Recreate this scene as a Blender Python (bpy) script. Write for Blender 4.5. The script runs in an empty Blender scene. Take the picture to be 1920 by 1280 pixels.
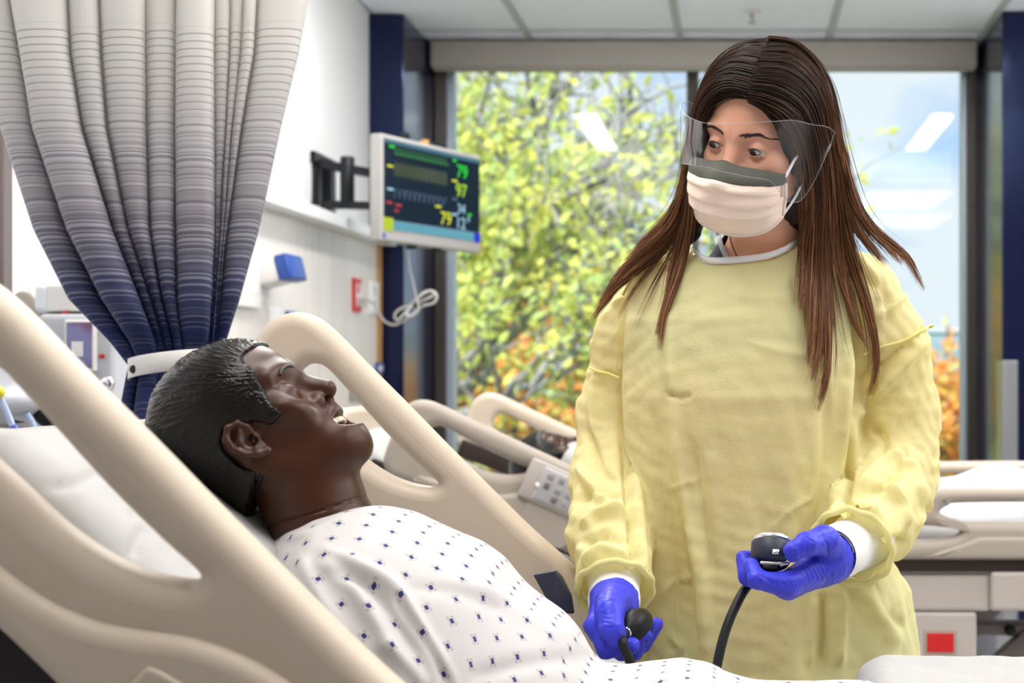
import bpy, bmesh, math, random
import numpy as np
from mathutils import Vector
R_ = math.radians
rng = np.random.default_rng(7)
random.seed(7)
SC = bpy.context.scene
COL = SC.collection
# ------------------------------------------------------------------ camera
F = 2600.0            # focal length in pixels of the 1920 px wide picture
CX, CY, ZC = 1390.0, 685.0, 1.30
cd = bpy.data.cameras.new('camera'); cam = bpy.data.objects.new('camera', cd); COL.objects.link(cam)
cam.location = (0, 0, ZC); cam.rotation_euler = (math.pi/2, 0, 0)
cd.sensor_width = 36; cd.lens = 36*F/1920
cd.shift_x = -(CX-960)/1920; cd.shift_y = (CY-640)/1920
cd.clip_start = .05; cd.clip_end = 300
cd.dof.use_dof = True; cd.dof.focus_distance = 1.64; cd.dof.aperture_fstop = 5.8
SC.camera = cam
# ------------------------------------------------------------------ world, sun, exposure
SC.view_settings.view_transform = 'Standard'; SC.view_settings.look = 'None'
SC.view_settings.exposure = 0.15; SC.view_settings.gamma = 1.0; SC.view_settings.use_curve_mapping = False
W = bpy.data.worlds.new('sky'); SC.world = W; W.use_nodes = True
nt = W.node_tree; nt.nodes.clear()
def wn(t, **k):
    n = nt.nodes.new(t)
    for a, b in k.items(): setattr(n, a, b)
    return n
out = wn('ShaderNodeOutputWorld'); bg = wn('ShaderNodeBackground'); tc = wn('ShaderNodeTexCoord')
mp = wn('ShaderNodeMapping'); mp.inputs['Scale'].default_value = (2.2, 2.2, 5.0)
nz = wn('ShaderNodeTexNoise'); nz.inputs['Scale'].default_value = 2.6; nz.inputs['Detail'].default_value = 5
cr = wn('ShaderNodeValToRGB')
cr.color_ramp.elements[0].position = .30; cr.color_ramp.elements[0].color = (.40, .66, 1.0, 1)
cr.color_ramp.elements[1].position = .52; cr.color_ramp.elements[1].color = (.86, .95, 1.0, 1)
for a, b in ((tc.outputs['Generated'], mp.inputs['Vector']), (mp.outputs['Vector'], nz.inputs['Vector']),
             (nz.outputs['Fac'], cr.inputs['Fac']), (cr.outputs['Color'], bg.inputs['Color']), (bg.outputs['Background'], out.inputs['Surface'])):
    nt.links.new(a, b)
bg.inputs['Strength'].default_value = .92
sd = bpy.data.lights.new('sun', 'SUN'); sun = bpy.data.objects.new('sun', sd); COL.objects.link(sun)
sd.energy = 11.0; sd.angle = R_(6); sd.color = (1, .95, .86); sun.rotation_euler = (R_(42), 0, R_(-28)); sun.location = (0, -3, 12)
LAMP, FILL, FILL2 = 42.0, 7.6, 7.4           # radiance of the linear lamps' and the two rows of added fill panels' diffusers
# ------------------------------------------------------------------ helpers
def at(px, py, D):
    """picture point at depth D (metres from the camera along the room) -> world"""
    return np.array([(px-CX)/F*D, D, ZC-(py-CY)/F*D])
def pix(P):
    P = np.asarray(P, float); return np.stack([CX+P[..., 0]/P[..., 1]*F, CY-(P[..., 2]-ZC)/P[..., 1]*F], -1)
def wloc(o):
    v = Vector((0, 0, 0))
    while o is not None: v = v+o.location; o = o.parent
    return v
def tag(o, label=None, cat=None, group=None, kind=None):
    if label: o['label'] = label
    if cat: o['category'] = cat
    if group: o['group'] = group
    if kind: o['kind'] = kind
    return o
def thing(name, loc, label, cat, group=None):
    o = bpy.data.objects.new(name, None); COL.objects.link(o); o.location = tuple(loc); o.empty_display_size = .05
    return tag(o, label, cat, group)
def mesh(name, V, Fc, smooth=True, uv=None):
    me = bpy.data.meshes.new(name); V = np.asarray(V, np.float32)
    if isinstance(Fc, np.ndarray) and Fc.ndim == 2:
        n, k = Fc.shape; me.vertices.add(len(V)); me.vertices.foreach_set('co', V.ravel())
        me.loops.add(n*k); me.loops.foreach_set('vertex_index', Fc.astype(np.int32).ravel())
        me.polygons.add(n); me.polygons.foreach_set('loop_start', np.arange(0, n*k, k, dtype=np.int32))
        me.update(calc_edges=True)
    else:
        me.from_pydata([tuple(map(float, v)) for v in V], [], [list(map(int, f)) for f in Fc])
    me.polygons.foreach_set('use_smooth', np.full(len(me.polygons), bool(smooth)))
    if uv is not None:
        l = np.zeros(len(me.loops), np.int32); me.loops.foreach_get('vertex_index', l)
        ul = me.uv_layers.new(name='UVMap'); ul.data.foreach_set('uv', np.asarray(uv, np.float32)[l].ravel())
    me.update(); return me
def obj(name, V, Fc, mat, parent=None, smooth=True, uv=None, **tg):
    """one mesh object from world-space geometry; under a parent it keeps its world place"""
    V = np.asarray(V, float)
    org = np.array(wloc(parent)) if parent is not None else V.reshape(-1, 3).mean(0)
    if parent is None: org[2] = V[:, 2].min()
    o = bpy.data.objects.new(name, mesh(name, V-org, Fc, smooth, uv)); COL.objects.link(o)
    if parent is not None: o.parent = parent
    else: o.location = org
    for m in (mat if isinstance(mat, (list, tuple)) else [mat]): o.data.materials.append(m)
    return tag(o, **tg)
def struct(name, V, Fc, mat, smooth=False, parent=None): return obj(name, V, Fc, mat, parent, smooth, kind=None if parent else 'structure')
def join(*parts):
    Vs, Fs, n = [], [], 0
    for V, Fc in parts:
        V = np.asarray(V, float); Vs.append(V); Fs += [[i+n for i in f] for f in Fc]; n += len(V)
    return np.concatenate(Vs), Fs
def box(lo, hi, bev=0.0, seg=2):
    bm = bmesh.new(); bmesh.ops.create_cube(bm, size=1)
    lo, hi = np.minimum(lo, hi), np.maximum(lo, hi)
    for v in bm.verts: v.co = Vector([lo[i]+(v.co[i]+.5)*(hi[i]-lo[i]) for i in range(3)])
    if bev > 0: bmesh.ops.bevel(bm, geom=list(bm.edges), offset=bev, segments=seg, affect='EDGES', profile=.5)
    bm.verts.index_update()
    r = np.array([v.co[:] for v in bm.verts]), [[v.index for v in f.verts] for f in bm.faces]
    bm.free(); return r
def rot(V, M, c=(0, 0, 0)): return (np.asarray(V)-c)@np.asarray(M).T+c
def Rx(a): c, s = math.cos(a), math.sin(a); return np.array([[1, 0, 0], [0, c, -s], [0, s, c]])
def Ry(a): c, s = math.cos(a), math.sin(a); return np.array([[c, 0, s], [0, 1, 0], [-s, 0, c]])
def Rz(a): c, s = math.cos(a), math.sin(a); return np.array([[c, -s, 0], [s, c, 0], [0, 0, 1]])
def crom(P, n, closed=False):
    """smooth Catmull-Rom resampling, n points per span"""
    P = np.asarray(P, float); m = len(P); o = []
    for i in range(m if closed else m-1):
        g = (lambda j: P[j % m]) if closed else (lambda j: P[min(max(j, 0), m-1)])
        a, b, c, d = g(i-1), g(i), g(i+1), g(i+2)
        for k in range(n):
            t = k/n; o.append(.5*((2*b)+(c-a)*t+(2*a-5*b+4*c-d)*t*t+(3*b-a-3*c+d)*t**3))
    if not closed: o.append(P[-1])
    return np.array(o)
def resample(P, n):
    P = np.asarray(P, float); d = np.r_[0, np.cumsum(np.linalg.norm(np.diff(P, axis=0), axis=1))]
    t = np.linspace(0, d[-1], n); return np.stack([np.interp(t, d, P[:, k]) for k in range(P.shape[1])], 1)
def tube(P, r, k=10, cap=True):
    P = np.asarray(P, float); n = len(P); r = np.broadcast_to(r, (n,)); T = np.gradient(P, axis=0)
    T /= np.linalg.norm(T, axis=1, keepdims=True)+1e-12
    a = np.array([0, 0, 1.]) if abs(T[0][2]) < .9 else np.array([1., 0, 0])
    N = []; v = np.cross(T[0], a)
    for i in range(n):
        v = v-T[i]*v.dot(T[i]); v = v/np.linalg.norm(v); N.append(v)
    N = np.array(N); B = np.cross(T, N); an = np.linspace(0, 2*math.pi, k, endpoint=False)
    V = (P[:, None]+r[:, None, None]*(np.cos(an)[None, :, None]*N[:, None]+np.sin(an)[None, :, None]*B[:, None])).reshape(-1, 3)
    Fc = [[i*k+j, i*k+(j+1) % k, (i+1)*k+(j+1) % k, (i+1)*k+j] for i in range(n-1) for j in range(k)]
    if cap: Fc += [list(range(k))[::-1], list(range((n-1)*k, n*k))]
    return V, Fc
def lathe(prof, c, axis, k=40):
    """prof: (radius, height) pairs turned round axis through c"""
    ax = np.asarray(axis, float); ax = ax/np.linalg.norm(ax); a = np.array([1., 0, 0]) if abs(ax[0]) < .8 else np.array([0, 1., 0])
    u = np.cross(ax, a); u /= np.linalg.norm(u); v = np.cross(ax, u); an = np.linspace(0, 2*math.pi, k, endpoint=False)
    V = np.concatenate([np.asarray(c)+ax*h+r*(np.cos(an)[:, None]*u+np.sin(an)[:, None]*v) for r, h in prof]); n = len(prof)
    Fc = [[i*k+j, i*k+(j+1) % k, (i+1)*k+(j+1) % k, (i+1)*k+j] for i in range(n-1) for j in range(k)]
    Fc += [list(range(k))[::-1], list(range((n-1)*k, n*k))]
    return V, Fc
def grid(G, closed=False):
    """faces of an (nu, nv, 3) grid; closed wraps nv"""
    nu, nv = G.shape[:2]; i = np.arange(nu-1)[:, None]; j = np.arange(nv if closed else nv-1)[None]
    j2 = (j+1) % nv; q = np.stack([i*nv+j, i*nv+j2, (i+1)*nv+j2, (i+1)*nv+j], -1).reshape(-1, 4)
    return G.reshape(-1, 3), q
def plate(outer, holes=(), ext=.006, bev=.012, res=4):
    """rounded flat plate in the XZ plane (centre y=0) from a 2-D outline with holes"""
    cu = bpy.data.curves.new('plate', 'CURVE'); cu.dimensions = '2D'; cu.fill_mode = 'BOTH'
    cu.extrude = ext; cu.bevel_depth = bev; cu.bevel_resolution = res; cu.offset = -bev
    for L in [outer, *holes]:
        s = cu.splines.new('POLY'); s.points.add(len(L)-1); s.use_cyclic_u = True
        s.points.foreach_set('co', np.c_[np.asarray(L, float), np.zeros(len(L)), np.ones(len(L))].astype(np.float32).ravel())
    o = bpy.data.objects.new('plate', cu); COL.objects.link(o)
    dg = bpy.context.evaluated_depsgraph_get(); me = bpy.data.meshes.new_from_object(o.evaluated_get(dg))
    V = np.array([v.co[:] for v in me.vertices]); Fc = [list(p.vertices) for p in me.polygons]
    bpy.data.objects.remove(o); bpy.data.curves.remove(cu); bpy.data.meshes.remove(me)
    return np.stack([V[:, 0], -V[:, 2], V[:, 1]], 1), Fc
def text(s, size, ext=.0002):
    cu = bpy.data.curves.new('text', 'FONT'); cu.body = s; cu.size = size; cu.extrude = ext
    o = bpy.data.objects.new('text', cu); COL.objects.link(o)
    dg = bpy.context.evaluated_depsgraph_get(); me = bpy.data.meshes.new_from_object(o.evaluated_get(dg))
    V = np.array([v.co[:] for v in me.vertices]); Fc = [list(p.vertices) for p in me.polygons]
    bpy.data.objects.remove(o); bpy.data.curves.remove(cu); bpy.data.meshes.remove(me)
    return V, Fc
# ---- value noise
_H = np.random.default_rng(3).random(65536).astype(np.float32)
def vnoise(P):
    P = np.asarray(P, float); i = np.floor(P).astype(np.int64); f = P-i; f = f*f*(3-2*f); r = 0
    for a in (0, 1):
        for b in (0, 1):
            for c in (0, 1):
                h = _H[((i[:, 0]+a)*73856093 ^ (i[:, 1]+b)*19349663 ^ (i[:, 2]+c)*83492791) & 65535]
                r = r+h*(f[:, 0] if a else 1-f[:, 0])*(f[:, 1] if b else 1-f[:, 1])*(f[:, 2] if c else 1-f[:, 2])
    return r*2-1
def fbm(P, o=3):
    r, a = 0, 1.0
    for k in range(o): r = r+a*vnoise(P*2**k+k*17.3); a *= .5
    return r
# ---- signed distance modelling + surface nets
def smin(a, b, k):
    h = np.clip(.5+.5*(b-a)/k, 0, 1); return b+(a-b)*h-k*h*(1-h)
def smax(a, b, k): return -smin(-a, -b, k)
def ell(P, c, r):
    q = P-np.asarray(c); r = np.asarray(r, float); k0 = np.linalg.norm(q/r, axis=-1); k1 = np.linalg.norm(q/(r*r), axis=-1)
    return k0*(k0-1)/(k1+1e-9)
def sph(P, c, r): return np.linalg.norm(P-np.asarray(c), axis=-1)-r
def cone(P, a, b, ra, rb):
    a = np.asarray(a, float); b = np.asarray(b, float); d = b-a; t = np.clip(((P-a)@d)/(d@d+1e-12), 0, 1)
    return np.linalg.norm(P-a-t[:, None]*d, axis=1)-(ra+(rb-ra)*t)
def chain(P, pts, rs, k=.004):
    d = None
    for i in range(len(pts)-1):
        e = cone(P, pts[i], pts[i+1], rs[i], rs[i+1]); d = e if d is None else smin(d, e, k)
    return d
def poly2(P, poly):
    """signed distance of 2-D points to a polygon (negative inside)"""
    poly = np.asarray(poly, float); d = np.full(len(P), 1e9); s = np.ones(len(P)); n = len(poly)
    for i in range(n):
        a, b = poly[i], poly[i-1]; e = b-a; w = P-a; t = np.clip((w@e)/(e@e+1e-12), 0, 1); q = w-t[:, None]*e
        d = np.minimum(d, (q*q).sum(1)); c1 = P[:, 1] >= a[1]; c2 = P[:, 1] < b[1]; c3 = e[0]*w[:, 1] > e[1]*w[:, 0]
        s = np.where((c1 & c2 & c3) | (~c1 & ~c2 & ~c3), -s, s)
    return s*np.sqrt(d)
def nets(f, lo, hi, h, slack=1.0, newton=1):
    lo = np.asarray(lo, float); hi = np.asarray(hi, float); B = 12
    nb = np.ceil((hi-lo)/h/B).astype(int); n = nb*B
    bi = np.stack(np.meshgrid(*[np.arange(k) for k in nb], indexing='ij'), -1).reshape(-1, 3)
    d = f(lo+(bi+.5)*B*h); act = np.abs(d) < B*h*.87*1.25*slack+.004
    D = np.repeat(np.repeat(np.repeat(np.where(d < 0, -1, 1).astype(np.float32).reshape(nb), B, 0), B, 1), B, 2)
    off = np.stack(np.meshgrid(*[np.arange(B)]*3, indexing='ij'), -1).reshape(-1, 3); A = bi[act]
    for s in range(0, len(A), 250):
        g = (A[s:s+250, None]*B+off[None]).reshape(-1, 3); D[g[:, 0], g[:, 1], g[:, 2]] = f(lo+(g+.5)*h)
    N = D < 0; c = np.zeros(n-1, np.int8)
    sl = [(slice(0, -1), slice(1, None))[b] for b in (0, 1)]
    for a in (0, 1):
        for b in (0, 1):
            for e in (0, 1): c += N[sl[a], sl[b], sl[e]]
    cells = np.argwhere((c > 0) & (c < 8)); idx = np.full(n-1, -1, np.int32); idx[tuple(cells.T)] = np.arange(len(cells))
    acc = np.zeros((len(cells), 3)); cnt = np.zeros(len(cells)); cor = [(a, b, e) for a in (0, 1) for b in (0, 1) for e in (0, 1)]
    val = {k: D[cells[:, 0]+k[0], cells[:, 1]+k[1], cells[:, 2]+k[2]].astype(float) for k in cor}
    for k in cor:
        for ax in range(3):
            if k[ax] == 0:
                k2 = list(k); k2[ax] = 1; k2 = tuple(k2); v0, v1 = val[k], val[k2]; m = (v0 < 0) != (v1 < 0)
                t = np.where(m, v0/np.where(m, v0-v1, 1), 0); p = np.tile(np.array(k, float), (len(cells), 1)); p[:, ax] = t
                acc[m] += p[m]; cnt[m] += 1
    V = lo+(cells+acc/np.maximum(cnt, 1)[:, None]+.5)*h; Q = []
    for ax in range(3):
        s0 = [slice(None)]*3; s1 = [slice(None)]*3; s0[ax] = slice(0, -1); s1[ax] = slice(1, None)
        e = np.argwhere(N[tuple(s0)] != N[tuple(s1)]); u, v = (ax+1) % 3, (ax+2) % 3
        e = e[(e[:, u] > 0) & (e[:, v] > 0) & (e[:, u] < n[u]-1) & (e[:, v] < n[v]-1)]
        if not len(e): continue
        sg = N[tuple(e.T)]; du = np.eye(3, dtype=int)[u]; dv = np.eye(3, dtype=int)[v]
        q = np.stack([idx[tuple((e-du-dv).T)], idx[tuple((e-dv).T)], idx[tuple(e.T)], idx[tuple((e-du).T)]], 1)
        q[~sg] = q[~sg][:, ::-1]; Q.append(q)
    Q = np.concatenate(Q); Q = Q[(Q >= 0).all(1)]
    for _ in range(newton):
        g = grad(f, V, h*.5); V = V-np.clip(f(V), -h, h)[:, None]*g
    return V, Q
def grad(f, V, e=.001):
    g = np.stack([f(V+np.eye(3)[k]*e)-f(V-np.eye(3)[k]*e) for k in range(3)], 1)
    return g/(np.linalg.norm(g, axis=1, keepdims=True)+1e-12)
def hit(f, pts, D0=1.2, D1=2.6, back=None, n=160):
    """where the sight lines through picture points first meet the surface f"""
    pts = np.asarray(pts, float); r = np.stack([(pts[:, 0]-CX)/F, np.ones(len(pts)), -(pts[:, 1]-CY)/F], 1)
    D = np.full(len(pts), D0); 
    for _ in range(n):
        d = f(r*D[:, None]+[0, 0, ZC]); D = np.where(D < D1, D+np.clip(d*.8, -.02, .05), D)
    ok = D < D1
    if back is not None: D = np.where(ok, D, back)
    return r*D[:, None]+[0, 0, ZC], ok
def vnormals(V, Q):
    a, b, c, d = (V[Q[:, k]] for k in range(4)); nf = np.cross(c-a, d-b); N = np.zeros_like(V)
    for k in range(4): np.add.at(N, Q[:, k], nf)
    return N/(np.linalg.norm(N, axis=1, keepdims=True)+1e-12)
def cull(V, Q, keep):
    Q = Q[keep[Q].all(1)]; u = np.unique(Q); m = np.full(len(V), -1); m[u] = np.arange(len(u)); return V[u], m[Q]
def strokes(V, N, L):
    """press or raise folds along picture polylines on the camera side of a surface"""
    p = pix(V); out = np.zeros(len(V)); front = np.clip((-(N[:, 1])+.15)*4, 0, 1)
    for pts, amp, w in L:
        pts = np.asarray(pts, float); pts = crom(pts, 6) if len(pts) > 2 else resample(pts, 8); best = np.full(len(V), 1e9); bt = np.zeros(len(V))
        lo = pts.min(0)-4*w; hi = pts.max(0)+4*w; m = np.where(((p > lo) & (p < hi)).all(1))[0]
        if not len(m): continue
        bb = best[m]; tt = bt[m]; pm = p[m]
        for i in range(len(pts)-1):
            a, e = pts[i], pts[i+1]-pts[i]; t = np.clip(((pm-a)@e)/(e@e+1e-9), 0, 1); d = np.linalg.norm(pm-a-t[:, None]*e, axis=1)
            u = d < bb; bb = np.where(u, d, bb); tt = np.where(u, (i+t)/(len(pts)-1), tt)
        out[m] += amp*np.exp(-(bb/w)**2)*np.clip(np.minimum(tt, 1-tt)*5+.15, 0, 1)
    return V+N*(out*front)[:, None]
# ------------------------------------------------------------------ materials
def mat(name, col, rough=.5, metal=0, spec=.5, bump=None, var=None, emit=None, trans=0, coat=0, sheen=0, sss=0, alpha=1, coords='Object'):
    """bump: (scale xyz, strength, distance); var: (scale xyz, colour, amount)"""
    m = bpy.data.materials.new(name); m.use_nodes = True; t = m.node_tree; b = t.nodes['Principled BSDF']
    b.inputs['Base Color'].default_value = (*col, 1); b.inputs['Roughness'].default_value = rough; b.inputs['Metallic'].default_value = metal
    b.inputs['Specular IOR Level'].default_value = spec; b.inputs['Coat Weight'].default_value = coat; b.inputs['Sheen Weight'].default_value = sheen
    b.inputs['Transmission Weight'].default_value = trans; b.inputs['Alpha'].default_value = alpha
    if sss: b.inputs['Subsurface Weight'].default_value = sss; b.inputs['Subsurface Radius'].default_value = (1, .35, .2); b.inputs['Subsurface Scale'].default_value = .006
    if emit: b.inputs['Emission Color'].default_value = (*emit[0], 1); b.inputs['Emission Strength'].default_value = emit[1]
    tcn = t.nodes.new('ShaderNodeTexCoord')
    def noise(sc, detail=3):
        q = t.nodes.new('ShaderNodeMapping'); q.inputs['Scale'].default_value = sc; t.links.new(tcn.outputs[coords], q.inputs['Vector'])
        z = t.nodes.new('ShaderNodeTexNoise'); z.inputs['Scale'].default_value = 1; z.inputs['Detail'].default_value = detail
        t.links.new(q.outputs['Vector'], z.inputs['Vector']); return z.outputs['Fac']
    if bump:
        bn = t.nodes.new('ShaderNodeBump'); bn.inputs['Strength'].default_value = bump[1]; bn.inputs['Distance'].default_value = bump[2]
        t.links.new(noise(bump[0]), bn.inputs['Height']); t.links.new(bn.outputs['Normal'], b.inputs['Normal'])
    if var:
        x = t.nodes.new('ShaderNodeMix'); x.data_type = 'RGBA'; x.inputs[6].default_value = (*col, 1); x.inputs[7].default_value = (*var[1], 1)
        mr = t.nodes.new('ShaderNodeMapRange'); mr.inputs['From Min'].default_value = .4; mr.inputs['From Max'].default_value = .65; mr.inputs['To Max'].default_value = var[2]
        t.links.new(noise(var[0]), mr.inputs['Value']); t.links.new(mr.outputs['Result'], x.inputs[0]); t.links.new(x.outputs[2], b.inputs['Base Color'])
    return m
def translucent(m, amount, col=None):
    t = m.node_tree; b = t.nodes['Principled BSDF']; o = t.nodes['Material Output']
    x = t.nodes.new('ShaderNodeMixShader'); tr = t.nodes.new('ShaderNodeBsdfTranslucent'); x.inputs[0].default_value = amount
    tr.inputs['Color'].default_value = (*(col or b.inputs['Base Color'].default_value[:3]), 1)
    if b.inputs['Base Color'].is_linked and col is None: t.links.new(b.inputs['Base Color'].links[0].from_socket, tr.inputs['Color'])
    t.links.new(b.outputs[0], x.inputs[1]); t.links.new(tr.outputs[0], x.inputs[2]); t.links.new(x.outputs[0], o.inputs['Surface']); return m
def clear(name, tint, gloss_rough=.02, ior=1.45, boost=1.0):
    """thin clear sheet: see-through plus a mirror share by Fresnel"""
    m = bpy.data.materials.new(name); m.use_nodes = True; t = m.node_tree; t.nodes.clear()
    o = t.nodes.new('ShaderNodeOutputMaterial'); x = t.nodes.new('ShaderNodeMixShader'); tr = t.nodes.new('ShaderNodeBsdfTransparent'); g = t.nodes.new('ShaderNodeBsdfGlossy')
    fr = t.nodes.new('ShaderNodeFresnel'); fr.inputs['IOR'].default_value = ior; mu = t.nodes.new('ShaderNodeMath'); mu.operation = 'MULTIPLY'; mu.use_clamp = True; mu.inputs[1].default_value = boost
    tr.inputs['Color'].default_value = (*tint, 1); g.inputs['Roughness'].default_value = gloss_rough
    t.links.new(fr.outputs[0], mu.inputs[0]); t.links.new(mu.outputs[0], x.inputs[0]); t.links.new(tr.outputs[0], x.inputs[1]); t.links.new(g.outputs[0], x.inputs[2]); t.links.new(x.outputs[0], o.inputs['Surface'])
    return m
M = dict(
 silver=mat('silver_plastic', (.36, .345, .33), .35),
 wallr=mat('taupe_wall_paint', (.42, .41, .40), .7),
 wall=mat('wall_paint', (.80, .80, .81), .6, bump=((90, 90, 90), .08, .001)),
 navy=mat('navy_paint', (.008, .0085, .032), .13, spec=.28),
 ceil=mat('ceiling_tile', (.86, .88, .93), .85, bump=((160, 160, 160), .25, .001)),
 grid=mat('ceiling_grid', (.46, .48, .48), .5),
 floor=mat('vinyl_floor', (.62, .63, .65), .35, var=((3, 3, 3), (.56, .57, .60), .6)),
 laminate=mat('pale_wood_laminate', (.72, .67, .63), .35, var=((3, 14, 1.2), (.66, .60, .55), .6)),
 white=mat('white_plastic', (.80, .80, .80), .35),
 offwhite=mat('off_white', (.72, .70, .68), .4),
 bronze=mat('bronze_aluminium', (.075, .065, .055), .35, metal=.4),
 alu=mat('pale_aluminium', (.42, .50, .56), .35, metal=.3),
 steel=mat('stainless_steel', (.42, .42, .44), .32, metal=1),
 chrome=mat('chrome', (.80, .80, .82), .12, metal=1),
 shade=mat('shade_fabric', (.42, .385, .335), .7, bump=((400, 400, 400), .1, .0005)),
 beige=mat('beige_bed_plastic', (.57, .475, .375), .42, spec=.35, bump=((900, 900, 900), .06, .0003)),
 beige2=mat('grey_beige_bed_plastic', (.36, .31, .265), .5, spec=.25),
 dark=mat('dark_plastic', (.018, .016, .016), .45, spec=.2),
 black=mat('black_plastic', (.010, .011, .014), .35, spec=.2),
 rubber=mat('black_rubber', (.012, .012, .013), .42, spec=.2),
 brownband=mat('dark_brown_band', (.030, .020, .017), .5, spec=.2),
 frame=mat('bed_frame_paint', (.44, .39, .36), .45),
 steelgrey=mat('grey_brown_steel', (.16, .13, .125), .45),
 linen=mat('white_linen', (.41, .405, .395), .8, bump=((60, 60, 60), .12, .002)),
 terry=mat('white_terry', (.44, .435, .425), .9, bump=((700, 700, 700), .9, .0015)),
 red=mat('red_plastic', (.55, .012, .015), .4),
 bluep=mat('blue_plastic', (.02, .07, .32), .35),
 yellow=mat('yellow_plastic', (.80, .62, .02), .4),
 cable=mat('grey_cable', (.50, .48, .45), .5),
 maple=mat('maple_edge', (.45, .25, .09), .5),
)
M['navy'].node_tree.nodes['Principled BSDF'].inputs['Specular Tint'].default_value = (.38, .55, 1, 1); M['navy'].node_tree.nodes['Principled BSDF'].inputs['Specular IOR Level'].default_value = .5  # gloss tinted blue to stand in for reflected sky
# ------------------------------------------------------------------ the room
XL, XR, YB, YW, H = -1.456, 4.6, -3.2, 6.0, 2.67
struct('floor', *box((XL-.1, YB-.1, -.2), (XR+.1, YW+.2, 0)), M['floor'])
struct('wall_left', *box((XL-.12, YB, 0), (XL, YW+.2, H+.1)), M['wall'])
struct('wall_right', *box((XR, YB, 0), (XR+.12, YW+.2, H+.1)), M['wall'])
struct('wall_rear', *box((XL-.12, YB-.12, 0), (XR+.12, YB, H+.1)), M['wallr'])
WX0, WX1 = -1.315, 1.012       # the window bay between the two navy columns
struct('wall_window', *join(box((XL, YW, 0), (WX0, YW+.2, H)), box((1.012, YW, 0), (1.45, YW+.2, H)), box((4.2, YW, 0), (XR, YW+.2, H)), box((WX0, YW, 0), (XR, YW+.2, .32))), M['wall'])
struct('column_left', *box((XL, 5.42, 0), (-1.32, YW+.05, H), .004), M['navy'])
struct('column_right', *box((1.012, 5.38, 0), (1.42, YW+.05, H), .004), M['navy'])
# ceiling: slab, metal grid, single tiles
ce = struct('ceiling', *box((XL-.12, YB-.12, H+.045), (XR+.12, YW+.2, H+.35)), M['ceil'])
gx = [-.89+.63*k for k in range(-1, 10)]; gy = [5.69-1.22*k for k in range(0, 8)]
bars = [box((x-.013, YB, H), (x+.013, YW, H+.03)) for x in gx if XL < x < XR]+[box((XL, y-.012, H+.001), (XR, y+.012, H+.03)) for y in gy]
obj('ceiling_grid', *join(*bars), M['grid'], ce, smooth=False)
tile_me = {}
gxx = [XL]+[x for x in gx if XL < x < XR]+[XR]; gyy = [YB]+sorted(gy)+[YW]
for i in range(len(gxx)-1):
    for j in range(len(gyy)-1):
        a, b, c, d = gxx[i]+.012, gxx[i+1]-.012, gyy[j]+.011, gyy[j+1]-.011
        k = (round(b-a, 3), round(d-c, 3)); w = np.array([(a+b)/2, (c+d)/2, H+.02])
        if k not in tile_me:
            V, Fc = box((a, c, H+.008), (b, d, H+.04), .004, 1); tile_me[k] = mesh('ceiling_tile', V-w, Fc, False); tile_me[k].materials.append(M['ceil'])
        o = bpy.data.objects.new('ceiling_tile', tile_me[k]); COL.objects.link(o); o.parent = ce; o.location = Vector(w)-ce.location
# lamps: four-foot linear fixtures; the unseen hanging panels are added for fill light
lens_m = mat('lamp_diffuser', (.9, .9, .9), .5, emit=((1, .98, .95), LAMP)); fill_panel_m = mat('fill_panel_diffuser', (.9, .9, .9), .5, emit=((1, .97, .93), FILL)); fill_panel2_m = mat('fill_panel_diffuser_front', (.9, .9, .9), .5, emit=((1, .955, .90), FILL2))
for y, row in ((4.05, 'over the window beds'), (2.55, 'between the two beds'), (1.22, 'over the front bed')):
    for x, side in zip((-.83, 1.08, 2.95) if y > 4 else (-.70, 1.10, 2.95) if y > 2 else (-.30, 1.30, 2.95), ('on the left', 'at the centre', 'on the right')):
        if y > 4:
            t = thing('ceiling_or_fill_lamp', (x, y, H), 'slim white linear ceiling lamp %s, %s' % (row, side), 'lamp', 'ceiling lamps')
            obj('housing', *box((x-.075, y-.62, H-.030), (x+.075, y+.62, H+.001), .004), M['white'], t, smooth=False)
            obj('diffuser', *box((x-.062, y-.60, H-.040), (x+.062, y+.60, H-.029), .004), lens_m, t, smooth=False)
        else:
            t = thing('ceiling_or_fill_lamp', (x, y, 2.42), 'added unseen fill panel shining up and down %s, %s' % (row, side), 'lamp', 'ceiling lamps')
            obj('housing', *join(box((x-.30, y-.62, 2.42), (x-.28, y+.62, 2.47), .004), box((x+.28, y-.62, 2.42), (x+.30, y+.62, 2.47), .004), box((x-.28, y-.62, 2.42), (x+.28, y-.60, 2.47)), box((x-.28, y+.60, 2.42), (x+.28, y+.62, 2.47))), M['white'], t, smooth=False)
            obj('diffuser', *box((x-.28, y-.60, 2.43), (x+.28, y+.60, 2.46)), fill_panel_m if y > 2 else fill_panel2_m, t, smooth=False)
            for dx in (-.25, .25):
                for dy in (-.5, .5): obj('hanger', *tube([(x+dx, y+dy, 2.459), (x+dx, y+dy, H+.01)], .002, 6), M['steel'], t)
# sprinkler
c = at(1410, 22, 5.37); sp = thing('ceiling_sprinkler', (c[0], c[1], H), 'small white sprinkler head on the ceiling above the window', 'sprinkler')
obj('escutcheon', *lathe([(.0, 0), (.034, 0), (.030, .006), (.012, .010)], (c[0], c[1], H+.002), (0, 0, -1), 24), M['offwhite'], sp)
obj('sprinkler_head', *lathe([(.009, .0), (.009, .02), (.004, .022), (.004, .034), (.016, .035), (.016, .038)], (c[0], c[1], H-.006), (0, 0, -1), 18), M['steel'], sp)
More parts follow.
